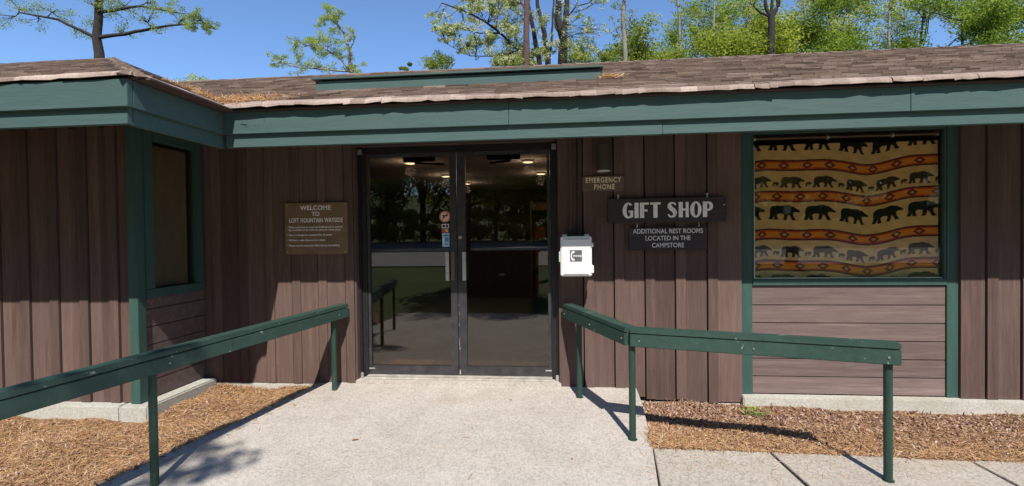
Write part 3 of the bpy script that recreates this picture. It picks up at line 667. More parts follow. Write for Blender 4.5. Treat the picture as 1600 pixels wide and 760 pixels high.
def gl(ch):
    if ch == 'I': return [R_(0, .25, 0, 1)], .25
    if ch == 'F': return [[(0, 0), (.25, 0), (.25, .42), (.46, .42), (.46, .55), (.25, .55), (.25, .86), (.54, .86), (.54, 1), (0, 1)]], .54
    if ch == 'T': return [[(.19, 0), (.44, 0), (.44, .86), (.63, .86), (.63, 1), (0, 1), (0, .86), (.19, .86)]], .63
    if ch == 'H': return [[(0, 0), (.25, 0), (.25, .44), (.42, .44), (.42, 0), (.60, 0), (.60, 1), (.42, 1), (.42, .57), (.25, .57), (.25, 1), (0, 1)]], .60
    if ch == 'O': return [arc(.34, .5, .34, .52, 0, 359, 32), arc(.36, .5, .115, .41, 0, 359, 28)], .68
    if ch == 'P': return [[(0, 0), (.25, 0), (.25, .40), *arc(.34, .70, .26, .30, -80, 90, 18), (0, 1)], [(.25, .52), (.30, .52), *arc(.30, .695, .09, .175, -85, 85, 12), (.25, .87)]], .60
    if ch == 'G': return [[*arc(.34, .5, .34, .52, 42, 285, 30), (.44, .02), (.64, .06), (.64, .50), (.36, .50), (.36, .38), (.45, .38), (.45, .11), *arc(.36, .5, .12, .40, 300, 55, 24)]], .64
    if ch == 'S':
        c = [(.50, .80), (.44, .91), (.33, .945), (.20, .92), (.135, .80), (.16, .67), (.28, .55), (.40, .44), (.455, .30), (.41, .12), (.28, .05), (.14, .09), (.06, .22)]
        ws = [.09, .10, .11, .15, .22, .26, .27, .27, .25, .17, .11, .10, .09]; pts = []; ww = []
        for i in range(len(c)-1):
            p0 = c[max(0, i-1)]; p1 = c[i]; p2 = c[i+1]; p3 = c[min(len(c)-1, i+2)]
            for k in range(4):
                t = k/4; pts.append(tuple(.5*((2*p1[j])+(-p0[j]+p2[j])*t+(2*p0[j]-5*p1[j]+4*p2[j]-p3[j])*t*t+(-p0[j]+3*p1[j]-3*p2[j]+p3[j])*t**3) for j in (0, 1))); ww.append(ws[i]*(1-t)+ws[i+1]*t)
        pts.append(c[-1]); ww.append(ws[-1]); return [stroke(pts, ww)], .60
H = .137; xs_ = 0; glyphs = []
for ch in 'GIFT SHOP':
    if ch == ' ': xs_ += .32; continue
    sp, wd = gl(ch); glyphs.append((ch, xs_, sp)); xs_ += wd+.085
tot = xs_-.085; KX = .785/(tot)
for ch, ox, sp in glyphs:
    X = Matrix.Translation((-.385, f-.0025, -.066)) @ Matrix.Rotation(rad(90), 4, 'X')
    curve_mesh('letter', [[((x_+ox)*KX, y_*H) for x_, y_ in s_] for s_ in sp], X, LET, e)
m = MB()
for sx1 in (-.42, .36): m.tube([(sx1, -.0, h-.002), (sx1, -.0, h+.035)], .006, 8); m.tube([(sx1, -.012, h+.032), (sx1, .012, h+.032)], .009, 8)
m.tube([(w-.02, f-.003, .04), (w-.02, f+.004, .04)], .007, 8); each(m, 'hanger', ALU, e)
e2, w, h, f = sign('rest_room_sign', 1.600, 2.285, 1.215, 1.418, WY-.050, WY-.018, MAUV, 'smaller plum board about rest rooms hanging below the gift shop board')
for i, tx in enumerate(['ADDITIONAL REST ROOMS', 'LOCATED IN THE', 'CAMPSTORE']):
    text_mesh('letters', tx, .058, 0, h-.052-i*.063, f-.001, LET2, e2, off=.0003, sx_=.86)
m = MB()
for sx1 in (-.27, .27): m.tube([(sx1, -.012, h+.046), (sx1+.006, -.018, h+.02), (sx1, -.012, h-.004)], .0045, 8)
each(m, 'hook', ALU, e2)

# ------------------------------------------------------------------ wall lamp
lp = empty('wall_lamp', (1.377, -.22, 2.04)); tag(lp, 'dark olive cylinder wall lamp above the emergency phone sign', 'lamp')
m = MB(); m.tube([(0, 0, -.108), (0, 0, -.104), (0, 0, .12)], [.060, .062, .062], 28); m.build('shade', OLV, lp, smooth=False)
m = MB(); m.tube([(0, 0, -.116), (0, 0, -.1085)], .057, 28); m.build('lens', simple('frosted_lens', (.6, .6, .56), .3), lp)
m = MB(); m.box(-.035, .035, .058, .085, -.04, .06); m.build('bracket', OLV, lp)

# ------------------------------------------------------------------ emergency phone box
c0 = at(900.5, 400.5, -.40); ph = empty('phone_box', (c0.x, -.136, c0.z)); tag(ph, 'white plastic emergency phone box on the wall right of the doors', 'phone box')
hw, hh = .127, .168
m = MB(); m.box(-hw, hw, -.215, -.0, -hh, hh); m.build('case', WHT, ph, bevel=.012)
m = MB(); m.box(-hw-.008, hw+.006, -.262, -.2155, -hh-.008, hh+.004); m.build('door', WHT, ph, bevel=.010, seg=3)
m = MB(); m.box(-hw+.018, hw-.018, -.2665, -.2615, hh-.024, hh-.018); m.box(-hw+.016, hw-.022, -.2665, -.2615, -hh+.008, -hh+.016); each(m, 'rib', GRYP, ph)
m = MB(); 
for zz_ in (.095, -.115): m.box(hw-.004, hw+.022, -.262, -.19, zz_-.018 if zz_ > 0 else zz_-.035, zz_+.018 if zz_ > 0 else zz_+.035)
each(m, 'latch', WHT, ph, bevel=.005)
m = MB(); m.tube([(-hw-.012, -.222, -.05), (-hw-.012, -.222, .04)], .011, 12); m.box(-hw+.012, -hw+.020, -.268, -.2625, -.09, .03); each(m, 'hinge', WHT, ph)
m = MB()
for sx1 in (-1, 1): m.box(sx1*(hw-.03)-.02, sx1*(hw-.03)+.02, -.12, -.01, hh-.004, hh+.022)
each(m, 'mounting_lug', WHT, ph, bevel=.004)
m = MB(); cx_ = -.003; rect(m, cx_-.052, cx_+.052, -.048, .052, -.2625, 0)
lab = m.build('label', simple('label_grey', (.10, .105, .11), .4), ph)
m = MB(); m.tube([(-.035, -.02, hh+.002), (-.035, -.02, 2.1-c0.z+.2)], .012, 10); m.build('conduit', SID, ph); m = MB(); m.tube([(.02, -.02, hh+.002), (.02, -.02, 2.1-c0.z+.2)], .008, 10); m.build('conduit', BLK, ph)
hs_ = stroke([(cx_-.012, .036), (cx_-.030, .034), (cx_-.038, .018), (cx_-.040, .002), (cx_-.038, -.014), (cx_-.030, -.030), (cx_-.012, -.032)], [.016, .016, .010, .009, .010, .016, .016])
curve_mesh('handset_mark', [hs_], Matrix.Translation((0, -.2635, 0)) @ Matrix.Rotation(rad(90), 4, 'X'), STW, lab, .0004)
text_mesh('letters', 'PHONE', .021, cx_+.013, -.006, -.2635, STW, lab, off=.0006)

# ------------------------------------------------------------------ bear blanket and rod
def poly_in(px, py, poly):
    ins = np.zeros(px.shape, bool); n = len(poly)
    for i in range(n):
        x1_, y1_ = poly[i]; x2_, y2_ = poly[(i+1) % n]
        c = ((y1_ > py) != (y2_ > py)) & (px < (x2_-x1_)*(py-y1_)/((y2_-y1_) or 1e-9)+x1_); ins ^= c
    return ins
bear = [(-.48, .05), (-.47, .20), (-.40, .31), (-.26, .35), (-.10, .33), (.04, .38), (.16, .37), (.24, .31), (.29, .33), (.32, .27), (.40, .20), (.50, .10), (.51, .04), (.44, .02), (.34, .04), (.27, .0), (.28, -.14), (.34, -.30), (.39, -.36), (.24, -.37), (.17, -.16), (.12, -.10), (.06, -.36), (-.08, -.36), (-.03, -.28), (-.02, -.08), (-.16, -.05), (-.24, -.12), (-.20, -.36), (-.34, -.36), (-.33, -.18), (-.40, -.36), (-.54, -.35), (-.47, -.16)]
bw, bh = 1.56, 1.26; nx, ny = 420, 340; X_, Z_ = np.meshgrid((np.arange(nx)+.5)/nx*bw, (np.arange(ny)+.5)/ny*bh)
zt = bh-Z_; sag = .034*np.sin(X_*4.6+.2)+.014*np.sin(X_*10.0+1)+.02*X_; zt = zt+sag-.075
col = np.zeros((ny, nx, 3)); col[:] = (.78, .52, .22)
col *= (1+.08*np.sin(X_*37)*np.sin(Z_*41))[..., None]
per = .66
def band(c, hw_):
    d = ((zt-c+per/2) % per)-per/2; return d
def paint(mask, c): col[mask] = c
for c in (.15, .445):
    d = band(c, 0); a_ = np.abs(d) < .053; paint(a_, (.10, .015, .015)); paint(np.abs(d) < .038, (.55, .08, .02)); paint((np.abs(d) < .026), (.85, .30, .03))
    ph_ = ((X_/.19+(.3 if c > .3 else 0)) % 1)-.5; paint((np.abs(d) < .034) & (np.abs(ph_)*.19+np.abs(d)*1.2 < .048), (.20, .03, .02)); paint((np.abs(d)*1.5+np.abs(ph_)*.19 < .022), (.70, .35, .1))
for (c, sz, cc, stp, hh_) in ((.31, .195, (.055, .035, .022), .27, .115), (.60, .255, (.006, .007, .008), .292, .15)):
    d = band(c, 0); ph_ = (((X_+.05+(.1 if c > .5 else 0))/stp) % 1-.5)*stp
    paint(poly_in(ph_/sz, -d/hh_*.78, bear) & (np.abs(d) < .09), cc)
    if c < .5: ph2 = (((X_+.05+stp/2)/stp) % 1-.5)*stp; paint(poly_in(ph2/.06, -(d-.02)/.06, bear) & (np.abs(d) < .06), cc)
bl = empty('bear_blanket', (2.722, -.012, .955)); tag(bl, 'tan and rust blanket patterned with walking bears hanging behind the shop window', 'blanket')
vx, vz_ = np.meshgrid(np.arange(nx+1)/nx*bw, np.arange(ny+1)/ny*1.195)
vy = .018*np.sin(vx*6.2+vz_*.6)+.009*np.sin(vx*15-vz_*1.5)
V = np.stack([vx, vy, vz_], -1).reshape(-1, 3); ii, jj = np.meshgrid(np.arange(nx), np.arange(ny)); b0 = (jj*(nx+1)+ii).ravel()
F = np.stack([b0, b0+1, b0+nx+2, b0+nx+1], 1).ravel()
m_, N, L = nm('blanket_weave'); bs = N['Principled BSDF']; bs.inputs['Roughness'].default_value = .95; a = N.new('ShaderNodeAttribute'); a.attribute_name = 'pattern'; L.new(a.outputs['Color'], bs.inputs['Base Color'])
cl = npmesh('cloth', V, F, 4, m_, bl); ca = cl.data.attributes.new('pattern', 'FLOAT_COLOR', 'CORNER')
c4 = np.concatenate([col.reshape(-1, 3), np.ones((nx*ny, 1))], 1); ca.data.foreach_set('color', np.repeat(c4, 4, 0).astype(np.float32).ravel())
cl.data.polygons.foreach_set('use_smooth', [True]*len(cl.data.polygons))
rd = empty('curtain_rod', (3.5, -.035, 2.205)); tag(rd, 'brown curtain rod with pale rings across the top of the shop window', 'curtain rod')
m = MB(); m.tube([(-.775, 0, 0), (.775, 0, 0)], .011, 12); m.build('rod', simple('rod_brown', (.16, .10, .07), .4), rd)
for x_ in (-.765, -.02+-.12, .4, .765): m = MB(); m.tube([(x_-.008, 0, 0), (x_+.008, 0, 0)], .022, 14); m.build('ring', ALU, rd)

cu_ = empty('window_curtain', (WX-.075, WF+.16, .95)); tag(cu_, 'tan folded curtain behind the narrow shaded side window at far left', 'curtain')
yy = np.linspace(0, .5, 80); zz2 = np.linspace(0, 1.25, 6); V = np.array([(.014*math.sin(y*95)+.006*math.sin(y*37), y, z) for z in zz2 for y in yy]); ii, jj = np.meshgrid(np.arange(79), np.arange(5)); b0 = (jj*80+ii).ravel()
co_ = npmesh('cloth', V, np.stack([b0, b0+1, b0+81, b0+80], 1).ravel(), 4, simple('tan_curtain', (.17, .13, .085), .9), cu_); co_.data.polygons.foreach_set('use_smooth', [True]*len(co_.data.polygons))

# ------------------------------------------------------------------ handrails
def rail(name, label, pts, posts, side, ov):
    """pts: cap top centre line; posts (x,y,zb); side: +1 board on the left of travel"""
    e = empty(name, (posts[0][0], posts[0][1], posts[0][2])); tag(e, label, 'handrail', 'green handrails along the entrance ramp'); o0 = Vector(e.location)
    for a, b in zip(pts[:-1], pts[1:]):
        a = Vector(a); b = Vector(b); m = MB(); m.bar(a-o0-Vector((0, 0, .017)), b-o0-Vector((0, 0, .017)), .10, .034); m.build('cap_board', RAILM, e, bevel=.004)
        d = (b-a).normalized(); n = Vector((0, 0, 1)).cross(d)*side; off = n*.035-Vector((0, 0, .083))
        m = MB(); m.bar(a-o0+off, b-o0+off, .036, .088); m.build('side_board', RAILM, e, bevel=.004)
        for t_ in (.04, .5, .96):
            q_ = a.lerp(b, t_)-o0+off+n*.018; m = MB(); m.tube([q_, q_+n*.005], .007, 8); m.build('bolt', GALV, e)
    for x_, y_, z_, zt_ in posts:
        m = MB(); m.tube([Vector((x_, y_, z_))-o0, Vector((x_, y_, zt_))-o0], .024, 18); m.build('post', RAILP, e)
        m = MB(); m.tube([Vector((x_, y_, z_+.001))-o0, Vector((x_, y_, z_+.006))-o0], .034, 18); m.build('post_foot', RAILP, e)
    return e
Lr = [(-1.075, -.165, .735), (-1.075-.225*3.6*.98, -.165-.974*3.6*.98, .735-.10)]
def lp_(t): a = Vector(Lr[0]); b = Vector(Lr[1]); return a+(b-a)*t
ps = []
for t in (.045, .52, .97):
    p = lp_(t); ps.append((p.x-.0, p.y, RZ(p.y)-.01, p.z-.03))
rail('handrail', 'straight green wooden handrail on the left side of the ramp', Lr, ps, 1, 0)
c1 = (1.478, -1.15, .702); e1 = (1.045, -.165, .735); r1 = (2.98, -1.58, .700)
pc = [(c1[0]+.005, c1[1]-.0, RZ(c1[1])-.01, .68), (1.14, -.37, RZ(-.37)-.01, .70), (2.93, -1.565, WZ(2.93, -1.565)-.005, .68)]
rail('handrail', 'green wooden handrail bending round the right side of the ramp over the mulch', [e1, c1, r1], pc, -1, 0)

# ------------------------------------------------------------------ small things on the ground
LFB = simple('dry_leaf', (.32, .14, .05), .8, 0, .3, 60)
def dry_leaf(px, py, z, s, rot, label):
    v = _f+_rt*((px-800)/FPX)+_up*((380-py)/FPX); t = (z-CAM[2])/v.z; p = Vector(CAM)+v*t
    m = MB(); pts = [(-1, 0, .1), (-.5, .35, .25), (.1, .45, .12), (.6, .2, .3), (1, 0, .05), (.6, -.25, .22), (0, -.4, .3), (-.6, -.3, .08)]
    X = Matrix.Translation((p.x, p.y, RZ(p.y)-.004*max(0, p.x)+.002)) @ Matrix.Rotation(rot, 4, 'Z') @ Matrix.Scale(s, 4)
    m.add([X @ Vector((0, 0, .05))]+[X @ Vector(q) for q in pts], [(0, i+1, (i+1) % 8+1) for i in range(8)]); return tag(m.build('dry_leaf', LFB), label, 'leaf', 'dry leaves on the ramp')
dry_leaf(555, 693, -.12, .026, .3, 'curled rust leaf on the left half of the ramp')
dry_leaf(894, 720, -.12, .014, 1.2, 'tiny dark leaf on the lower right of the ramp'); dry_leaf(798, 624, -.05, .016, 2.1, 'tiny leaf on the ramp just below the doors')
wp = at(1177, 657, -.45); wz = bedz(wp.x, wp.y)
for q, (dx, lb) in enumerate([(-.05, 'left and smaller of two pale green weeds in the mulch'), (.06, 'right and fuller of two pale green weeds in the mulch')]):
    wd = empty('weed', (wp.x+dx, -.42-.02*q, wz)); tag(wd, lb, 'weed', 'weeds in the mulch by the plinth'); r = random.Random(q+3); m = MB(); s_ = MB()
    for i in range(26 if q else 16):
        a_ = r.uniform(0, 6.28); rr = r.uniform(.01, .065); c = Vector((math.cos(a_)*rr, math.sin(a_)*rr, r.uniform(.02, .075))); l = r.uniform(.012, .022)
        d = Vector((math.cos(a_), math.sin(a_), r.uniform(-.2, .7))).normalized(); sd = d.cross(Vector((0, 0, 1))).normalized()*l*.5
        m.add([c, c+d*l+sd, c+d*l*2, c+d*l-sd], [(0, 1, 2, 3)]); s_.tube([(0, 0, 0), c], [.0015, .0008], 5)
    lf = m.build('foliage', simple('weed_green', (.22, .30, .05), .6), wd); s_.build('stem', simple('weed_stem', (.12, .18, .04), .6), wd)
def straw_pile(name, c, r_, n, seed, label, fn):
    slivers(name, NEED, n, lambda rs: (lambda x, y: (x, y, fn(x, y)))(c[0]+rs.normal(0, r_[0]), c[1]+rs.normal(0, r_[1])), .03, .09, .0022, seed, .3, label, 'pine straw', .010)
straw_pile('roof_needles', (-1.62, -.98), (.20, .10), 950, 21, 'orange pine needles gathered in the roof valley at the left corner', lambda x, y: max(roofz(y), Z0+SL*(XE-x))+.004)
straw_pile('roof_needles', (1.42, -.47), (.05, .03), 160, 22, 'orange pine needles caught at the right end of the roof vent', lambda x, y: roofz(y)+.006)

# ------------------------------------------------------------------ trees
def grow(rs, base, height, r0, spread, levels=3, lean=(0, 0), nb=(7, 5, 4), crown0=.3, up=.45):
    """returns branch tubes and tips"""
    tubes = []; tips = []
    def br(p, d, l, r, lv):
        n = 5 if lv == 0 else 4; pts = [p]; rs_ = [r]; dd = np.array(d, float)
        for i in range(n):
            dd = dd+rs.normal(0, .10 if lv == 0 else .22, 3)*(1 if lv else .5); 
            if lv: dd[2] += .06
            dd /= np.linalg.norm(dd); p = p+dd*l/n; pts.append(p); rs_.append(r*(1-(i+1)/n*(.72 if lv else .8)))
        tubes.append((pts, rs_, lv))
        if lv >= levels: tips.append(pts[-1]); tips.append(pts[-2]); return
        k = nb[min(lv, len(nb)-1)]
        for j in range(k):
            t = crown0+(1-crown0)*(j+rs.rand())/k if lv == 0 else .3+.7*(j+rs.rand())/k
            f_ = t*n; i = min(int(f_), n-1); q = pts[i]+(pts[i+1]-pts[i])*(f_-i); a_ = rs.uniform(0, 2*np.pi)
            az = np.array([np.cos(a_), np.sin(a_), up+.25*rs.randn()]); az /= np.linalg.norm(az)
            ax = (az*.8+dd*.35) if lv == 0 else (dd*.6+az*.7)
            br(q, ax/np.linalg.norm(ax), l*(spread if lv == 0 else .55)*(1.15-.55*t)*rs.uniform(.8, 1.15), rs_[i]*.5, lv+1)
        tips.append(pts[-1])
    br(np.array(base, float), np.array([lean[0], lean[1], 1.]), height, r0, 0)
    return tubes, tips
def wood_mesh(name, tubes, mat, parent, minr=.006):
    m = MB()
    for pts, rs_, lv in tubes: m.tube([Vector(p) for p in pts], [max(minr, r) for r in rs_], (9, 6, 5, 4)[min(lv, 3)], caps=False)
    o = m.build(name, mat, parent, smooth=True); return o
def leaf_mesh(name, rs, cl, mat, parent, size, sizevar=.35, aspect=.6):
    """cl: list of (centre, radius, count, tint centre)"""
    C = []; T = []
    for c, r, n, t in cl:
        p = rs.normal(0, 1, (n, 3)); p /= (np.linalg.norm(p, axis=1)[:, None]+1e-6); p *= (r*rs.rand(n)**.45)[:, None]; p[:, 2] *= .72
        C.append(np.array(c)+p); T.append(np.clip(t+rs.normal(0, .17, n), 0, 1))
    C = np.concatenate(C); T = np.concatenate(T); n = len(C)
    a_ = rs.normal(0, 1, (n, 3)); a_[:, 2] *= .6; a_ /= np.linalg.norm(a_, axis=1)[:, None]; b = rs.normal(0, 1, (n, 3)); b = np.cross(a_, b); b /= np.linalg.norm(b, axis=1)[:, None]
    s = size*(1+rs.uniform(-sizevar, sizevar, n)); a_ *= s[:, None]/2; b *= (s*aspect)[:, None]/2
    V = np.stack([C-a_, C+b, C+a_, C-b], 1).reshape(-1, 3)
    return npmesh(name, V, np.arange(4*n), 4, mat, parent, T)
def make_tree(name, label, cat, base, height, r0, seed, mat, leafn, clr, size, spread=.42, bark=BARK, tint=.5, nb=(8, 5, 4), crown0=.3, levels=2, lean=(0, 0), group=None, up=.45):
    rs = np.random.RandomState(seed); e = empty(name, base); tag(e, label, cat, group)
    tubes, tips = grow(rs, (0, 0, 0), height, r0, spread, levels, lean, nb, crown0, up); wood_mesh('trunk', tubes, bark, e)
    cl = [(t, clr*rs.uniform(.6, 1.25), max(4, int(leafn*rs.uniform(.6, 1.4))), tint+rs.normal(0, .24)) for t in tips]
    leaf_mesh('crown', rs, cl, mat, e, size); return e
def copy_tree(e, base, sc, rz, label, group=None):
    c = e.copy(); COL.objects.link(c); c.location = base; c.scale = (sc[0], sc[0], sc[1]); c.rotation_euler.z = rz; c['label'] = label
    if group: c['group'] = group
    for ch in e.children:
        d = ch.copy(); COL.objects.link(d); d.parent = c
    return c
GZ = -.34
GN = 'trees on the slope behind the building'
def pos(px, Y): p = at(px, 100, Y); return (p.x, Y, GZ)
def hgt(px, py, Y): return at(px, py, Y).z-GZ
def dense(px, Y, top, seed, mat, label, leafn=105, clr=.66, size=.10, tint=.5, **kw):
    return make_tree('leafy_tree', label, 'tree', pos(px, Y), hgt(px, top, Y)*.92, .16, seed, mat, leafn, clr, size, .30, tint=tint, group=GN, nb=(22, 6), levels=2, **kw)
dense(1030, 20, 62, 31, LEAF_Y, 'bright yellow-green tree low behind the ridge, first at the left edge of the right-hand wood')
dense(1090, 24, 18, 32, LEAF_G, 'mid-green tree rising just behind the left edge of the right-hand wood', tint=.65)
dense(1140, 18, 55, 33, LEAF_Y, 'low yellow-green tree behind the ridge above the gift shop sign', tint=.4)
dense(1165, 26, -10, 34, LEAF_G, 'tall mid-green tree left of the forked dark trunk', tint=.75)
dense(1225, 19, 20, 35, LEAF_Y, 'yellow-green tree in front of the forked dark trunk', tint=.5)
dense(1285, 22, -40, 36, LEAF_Y, 'tall bright yellow-green tree above the shop window', tint=.65)
dense(1350, 18, 5, 37, LEAF_G, 'mid-green tree right of the shop window line', tint=.6)
dense(1420, 24, -60, 38, LEAF_Y, 'tall yellow-green tree near the right end of the roof', tint=.5)
dense(1490, 19, 0, 39, LEAF_G, 'dark mid-green tree near the right edge of the picture', tint=.45)
dense(1570, 22, -50, 40, LEAF_Y, 'tall yellow-green tree at the right edge of the picture', tint=.45)

def custom_tree(name, label, base, limbs, clumps, bark, mat, leafn, size, seed, tint=.5, group=GN, twig=.02):
    """limbs: list of (polyline world pts, r0, r1); clumps: world (p, radius, density)"""
    rs = np.random.RandomState(seed); e = empty(name, base); tag(e, label, 'tree', group); b0 = np.array(base); tubes = []; allp = []
    for pts, r0, r1 in limbs:
        q = [np.array(p)-b0 for p in pts]; fine = []
        for i in range(len(q)-1):
            for k_ in range(4): fine.append(q[i]+(q[i+1]-q[i])*k_/4+rs.normal(0, .03, 3)*(np.linalg.norm(q[i+1]-q[i])*.25))
        fine.append(q[-1]); n = len(fine); tubes.append((fine, [r0+(r1-r0)*i/(n-1) for i in range(n)], 0 if r0 > .08 else 1)); allp += fine
    A = np.array(allp); cl = []
    for p, r, dn in clumps:
        c = np.array(p)-b0; dd = np.linalg.norm(A-c, axis=1)+np.maximum(0, A[:, 2]-c[2])*2; s_ = A[np.argmin(dd)]
        mid = (s_+c)/2+rs.normal(0, .06, 3)*np.linalg.norm(c-s_); tubes.append(([s_, mid, c], [twig, twig*.6, twig*.3], 2))
        for j in range(int(5*dn)+2):
            o_ = rs.normal(0, r*.5, 3); o_[2] *= .6; cl.append((c+o_, r*.42, max(3, int(leafn*dn/5)), tint+rs.normal(0, .15))); tubes.append(([mid, (mid+c+o_)/2+rs.normal(0, .03, 3), c+o_], [twig*.5, twig*.3, twig*.15], 3))
    wood_mesh('trunk', tubes, bark, e, .004); leaf_mesh('crown', rs, cl, mat, e, size); return e
# small airy tree left of centre
Y = 13
tr = [tuple(pos(548, Y)), tuple(at(550, 250, Y)), tuple(at(549, 112, Y)), tuple(at(546, 80, Y)), tuple(at(538, 52, Y)), tuple(at(515, 25, Y))]
lim = [(tr, .13, .02), ([at(549, 112, Y), at(532, 92, Y), at(505, 75, Y), at(480, 72, Y)], .05, .015), ([at(549, 112, Y), at(500, 108, Y), at(462, 105, Y), at(438, 98, Y)], .04, .012), ([at(546, 80, Y), at(555, 60, Y), at(552, 45, Y)], .03, .01)]
cp = [(512, 22, .5, 1.6), (505, 35, .35, .9), (524, 35, .4, 1), (530, 22, .3, .8), (534, 45, .4, .8), (487, 70, .45, 1.4), (500, 60, .5, 1.2), (512, 68, .5, 1.3), (523, 82, .45, .9), (505, 85, .45, .9), (538, 88, .35, .6), (465, 65, .38, .8), (462, 72, .3, .6), (440, 90, .42, 1.0), (432, 98, .3, .8), (455, 98, .42, .7), (470, 90, .42, .8), (480, 102, .42, .9), (498, 100, .45, 1.1), (553, 60, .3, .5), (550, 48, .28, .4), (545, 75, .3, .5), (557, 102, .4, .7), (562, 110, .35, .6), (515, 108, .4, .6), (545, 108, .4, .6), (470, 110, .4, .6)]
rr = random.Random(2)
custom_tree('slender_tree', 'small airy grey-green tree leaning left above the roof, alone against the sky', pos(548, Y), lim, [(at(a_, b_, Y+rr.uniform(-.5, .5)), r_*.85, d_) for a_, b_, r_, d_ in cp], BARKL, LEAF_D, 480, .045, 51, .85)
# twig of a tree off to the left
Y = 9
lim = [([pos(170, Y), at(165, 150, Y), at(150, 60, Y), at(160, -60, Y)], .2, .08), ([at(150, 60, Y), at(210, 50, Y), at(265, 40, Y), at(318, 36, Y)], .06, .012), ([at(156, 20, Y), at(220, 10, Y), at(290, 22, Y)], .05, .012), ([at(150, 60, Y), at(90, 30, Y), at(30, 20, Y)], .06, .015)]
cp = [(322, 40, .22, 1.2), (333, 45, .16, .8), (310, 32, .25, 1), (300, 22, .25, 1), (296, 42, .2, .8), (285, 30, .3, 1), (265, 18, .3, 1), (250, 45, .3, .8), (225, 25, .35, 1), (200, 50, .3, .8), (180, 10, .4, 1), (150, 30, .4, 1), (120, 45, .35, .9), (90, 15, .4, 1), (60, 35, .35, .9), (30, 10, .4, 1), (10, 30, .35, .8), (240, 5, .3, .9), (140, 0, .4, 1), (200, 5, .4, 1)]
custom_tree('slender_tree', 'grey-green tree at far left reaching a leafy branch toward the roof corner', pos(170, Y), lim, [(at(a_, b_, Y+rr.uniform(-.4, .4)), r_*1.25, d_) for a_, b_, r_, d_ in cp], BARK, LEAF_D, 420, .04, 52, .6)
# blossoming tree with several dark trunks
Y = 15
def tk(pts): return [at(a_, b_, Y) for a_, b_ in pts]
base = pos(850, Y)
lim = [([base, at(878, 250, Y), at(879, 95, Y), at(880, 60, Y), at(872, 30, Y), at(875, -40, Y)], .26, .10), ([at(880, 62, Y), at(884, 30, Y), at(888, -40, Y)], .14, .08), ([at(879, 60, Y), at(868, 42, Y), at(866, 22, Y), at(862, 20, Y)], .06, .02),
       ([base, at(858, 250, Y), at(856, 92, Y), at(850, 50, Y), at(842, 20, Y), at(836, -30, Y)], .15, .06), ([base, at(846, 240, Y), at(843, 100, Y), at(836, 60, Y), at(828, 20, Y), at(820, -30, Y)], .13, .06),
       ([at(843, 110, Y), at(812, 80, Y), at(780, 50, Y), at(755, 32, Y), at(725, 18, Y), at(690, 5, Y)], .07, .02), ([at(780, 52, Y), at(750, 52, Y), at(720, 45, Y)], .035, .01), ([at(812, 80, Y), at(770, 88, Y), at(735, 88, Y), at(700, 70, Y)], .03, .01),
       ([at(858, 92, Y), at(862, 60, Y), at(864, 20, Y), at(868, -30, Y)], .06, .03), ([at(885, 30, Y), at(900, 10, Y), at(920, 5, Y)], .04, .015)]
rr = random.Random(77); cp = []
for _ in range(120):
    a_ = rr.uniform(672, 812); b_ = rr.uniform(-8, 100)
    if b_ > 60+ (a_-672)*.35 or (b_ > 78 and a_ < 700): continue
    if (a_-672)/60+ (b_)/40 < .5: continue
    cp.append((a_, b_, rr.uniform(.22, .42), rr.uniform(.35, 1.0)))
for _ in range(60): cp.append((rr.uniform(790, 945), rr.uniform(-10, 95), rr.uniform(.25, .4), rr.uniform(.25, .6)))
for _ in range(16): cp.append((rr.uniform(770, 860), rr.uniform(82, 104), rr.uniform(.3, .4), 1.1))
custom_tree('blossoming_tree', 'many-stemmed tree with dark trunks and loose white blossom above the doors', base, lim, [(at(a_, b_, Y+rr.uniform(-1.3, 1.3)), r_, d_*1.25) for a_, b_, r_, d_ in cp], BARK, BLOS, 230, .065, 53, .40, twig=.012)
# straight reddish trunk standing among them
Y = 13.5
custom_tree('pole_tree', 'tall straight bare trunk in front of the blossoming tree', pos(822, Y), [([pos(822, Y), at(822, 250, Y), at(822, 95, Y), at(823, 20, Y), at(823, -40, Y)], .13, .10), ([at(823, 20, Y), at(815, 5, Y), at(808, -15, Y)], .04, .02)], [(at(815, -25, Y), .5, 1), (at(835, -20, Y), .5, 1)], simple('reddish_bark', (.10, .058, .05), .95, 0, .4, 12, .8, 25), LEAF_D, 100, .08, 54)
# pale trunk at the left edge of the right wood
Y = 17
cp = [(978, 15, .5, .7), (965, 8, .5, .6), (990, 25, .5, .5), (968, 45, .45, .4), (984, 55, .4, .4), (962, 55, .4, .4), (975, -10, .6, .8), (985, 80, .45, .7), (963, 85, .4, .6), (972, 30, .4, .4), (995, 45, .5, .6), (958, 30, .4, .3)]
custom_tree('pole_tree', 'slim pale trunk with sparse leaves at the left edge of the right-hand wood', pos(976, Y), [([pos(976, Y), at(976, 250, Y), at(977, 93, Y), at(974, 40, Y), at(976, -40, Y)], .12, .08), ([at(974, 50, Y), at(985, 25, Y), at(998, 10, Y)], .03, .01), ([at(976, 70, Y), at(962, 45, Y), at(955, 25, Y)], .03, .01)], [(at(a_, b_, Y), r_*.7, d_) for a_, b_, r_, d_ in cp], BARKL, LEAF_D, 110, .08, 55, .4)
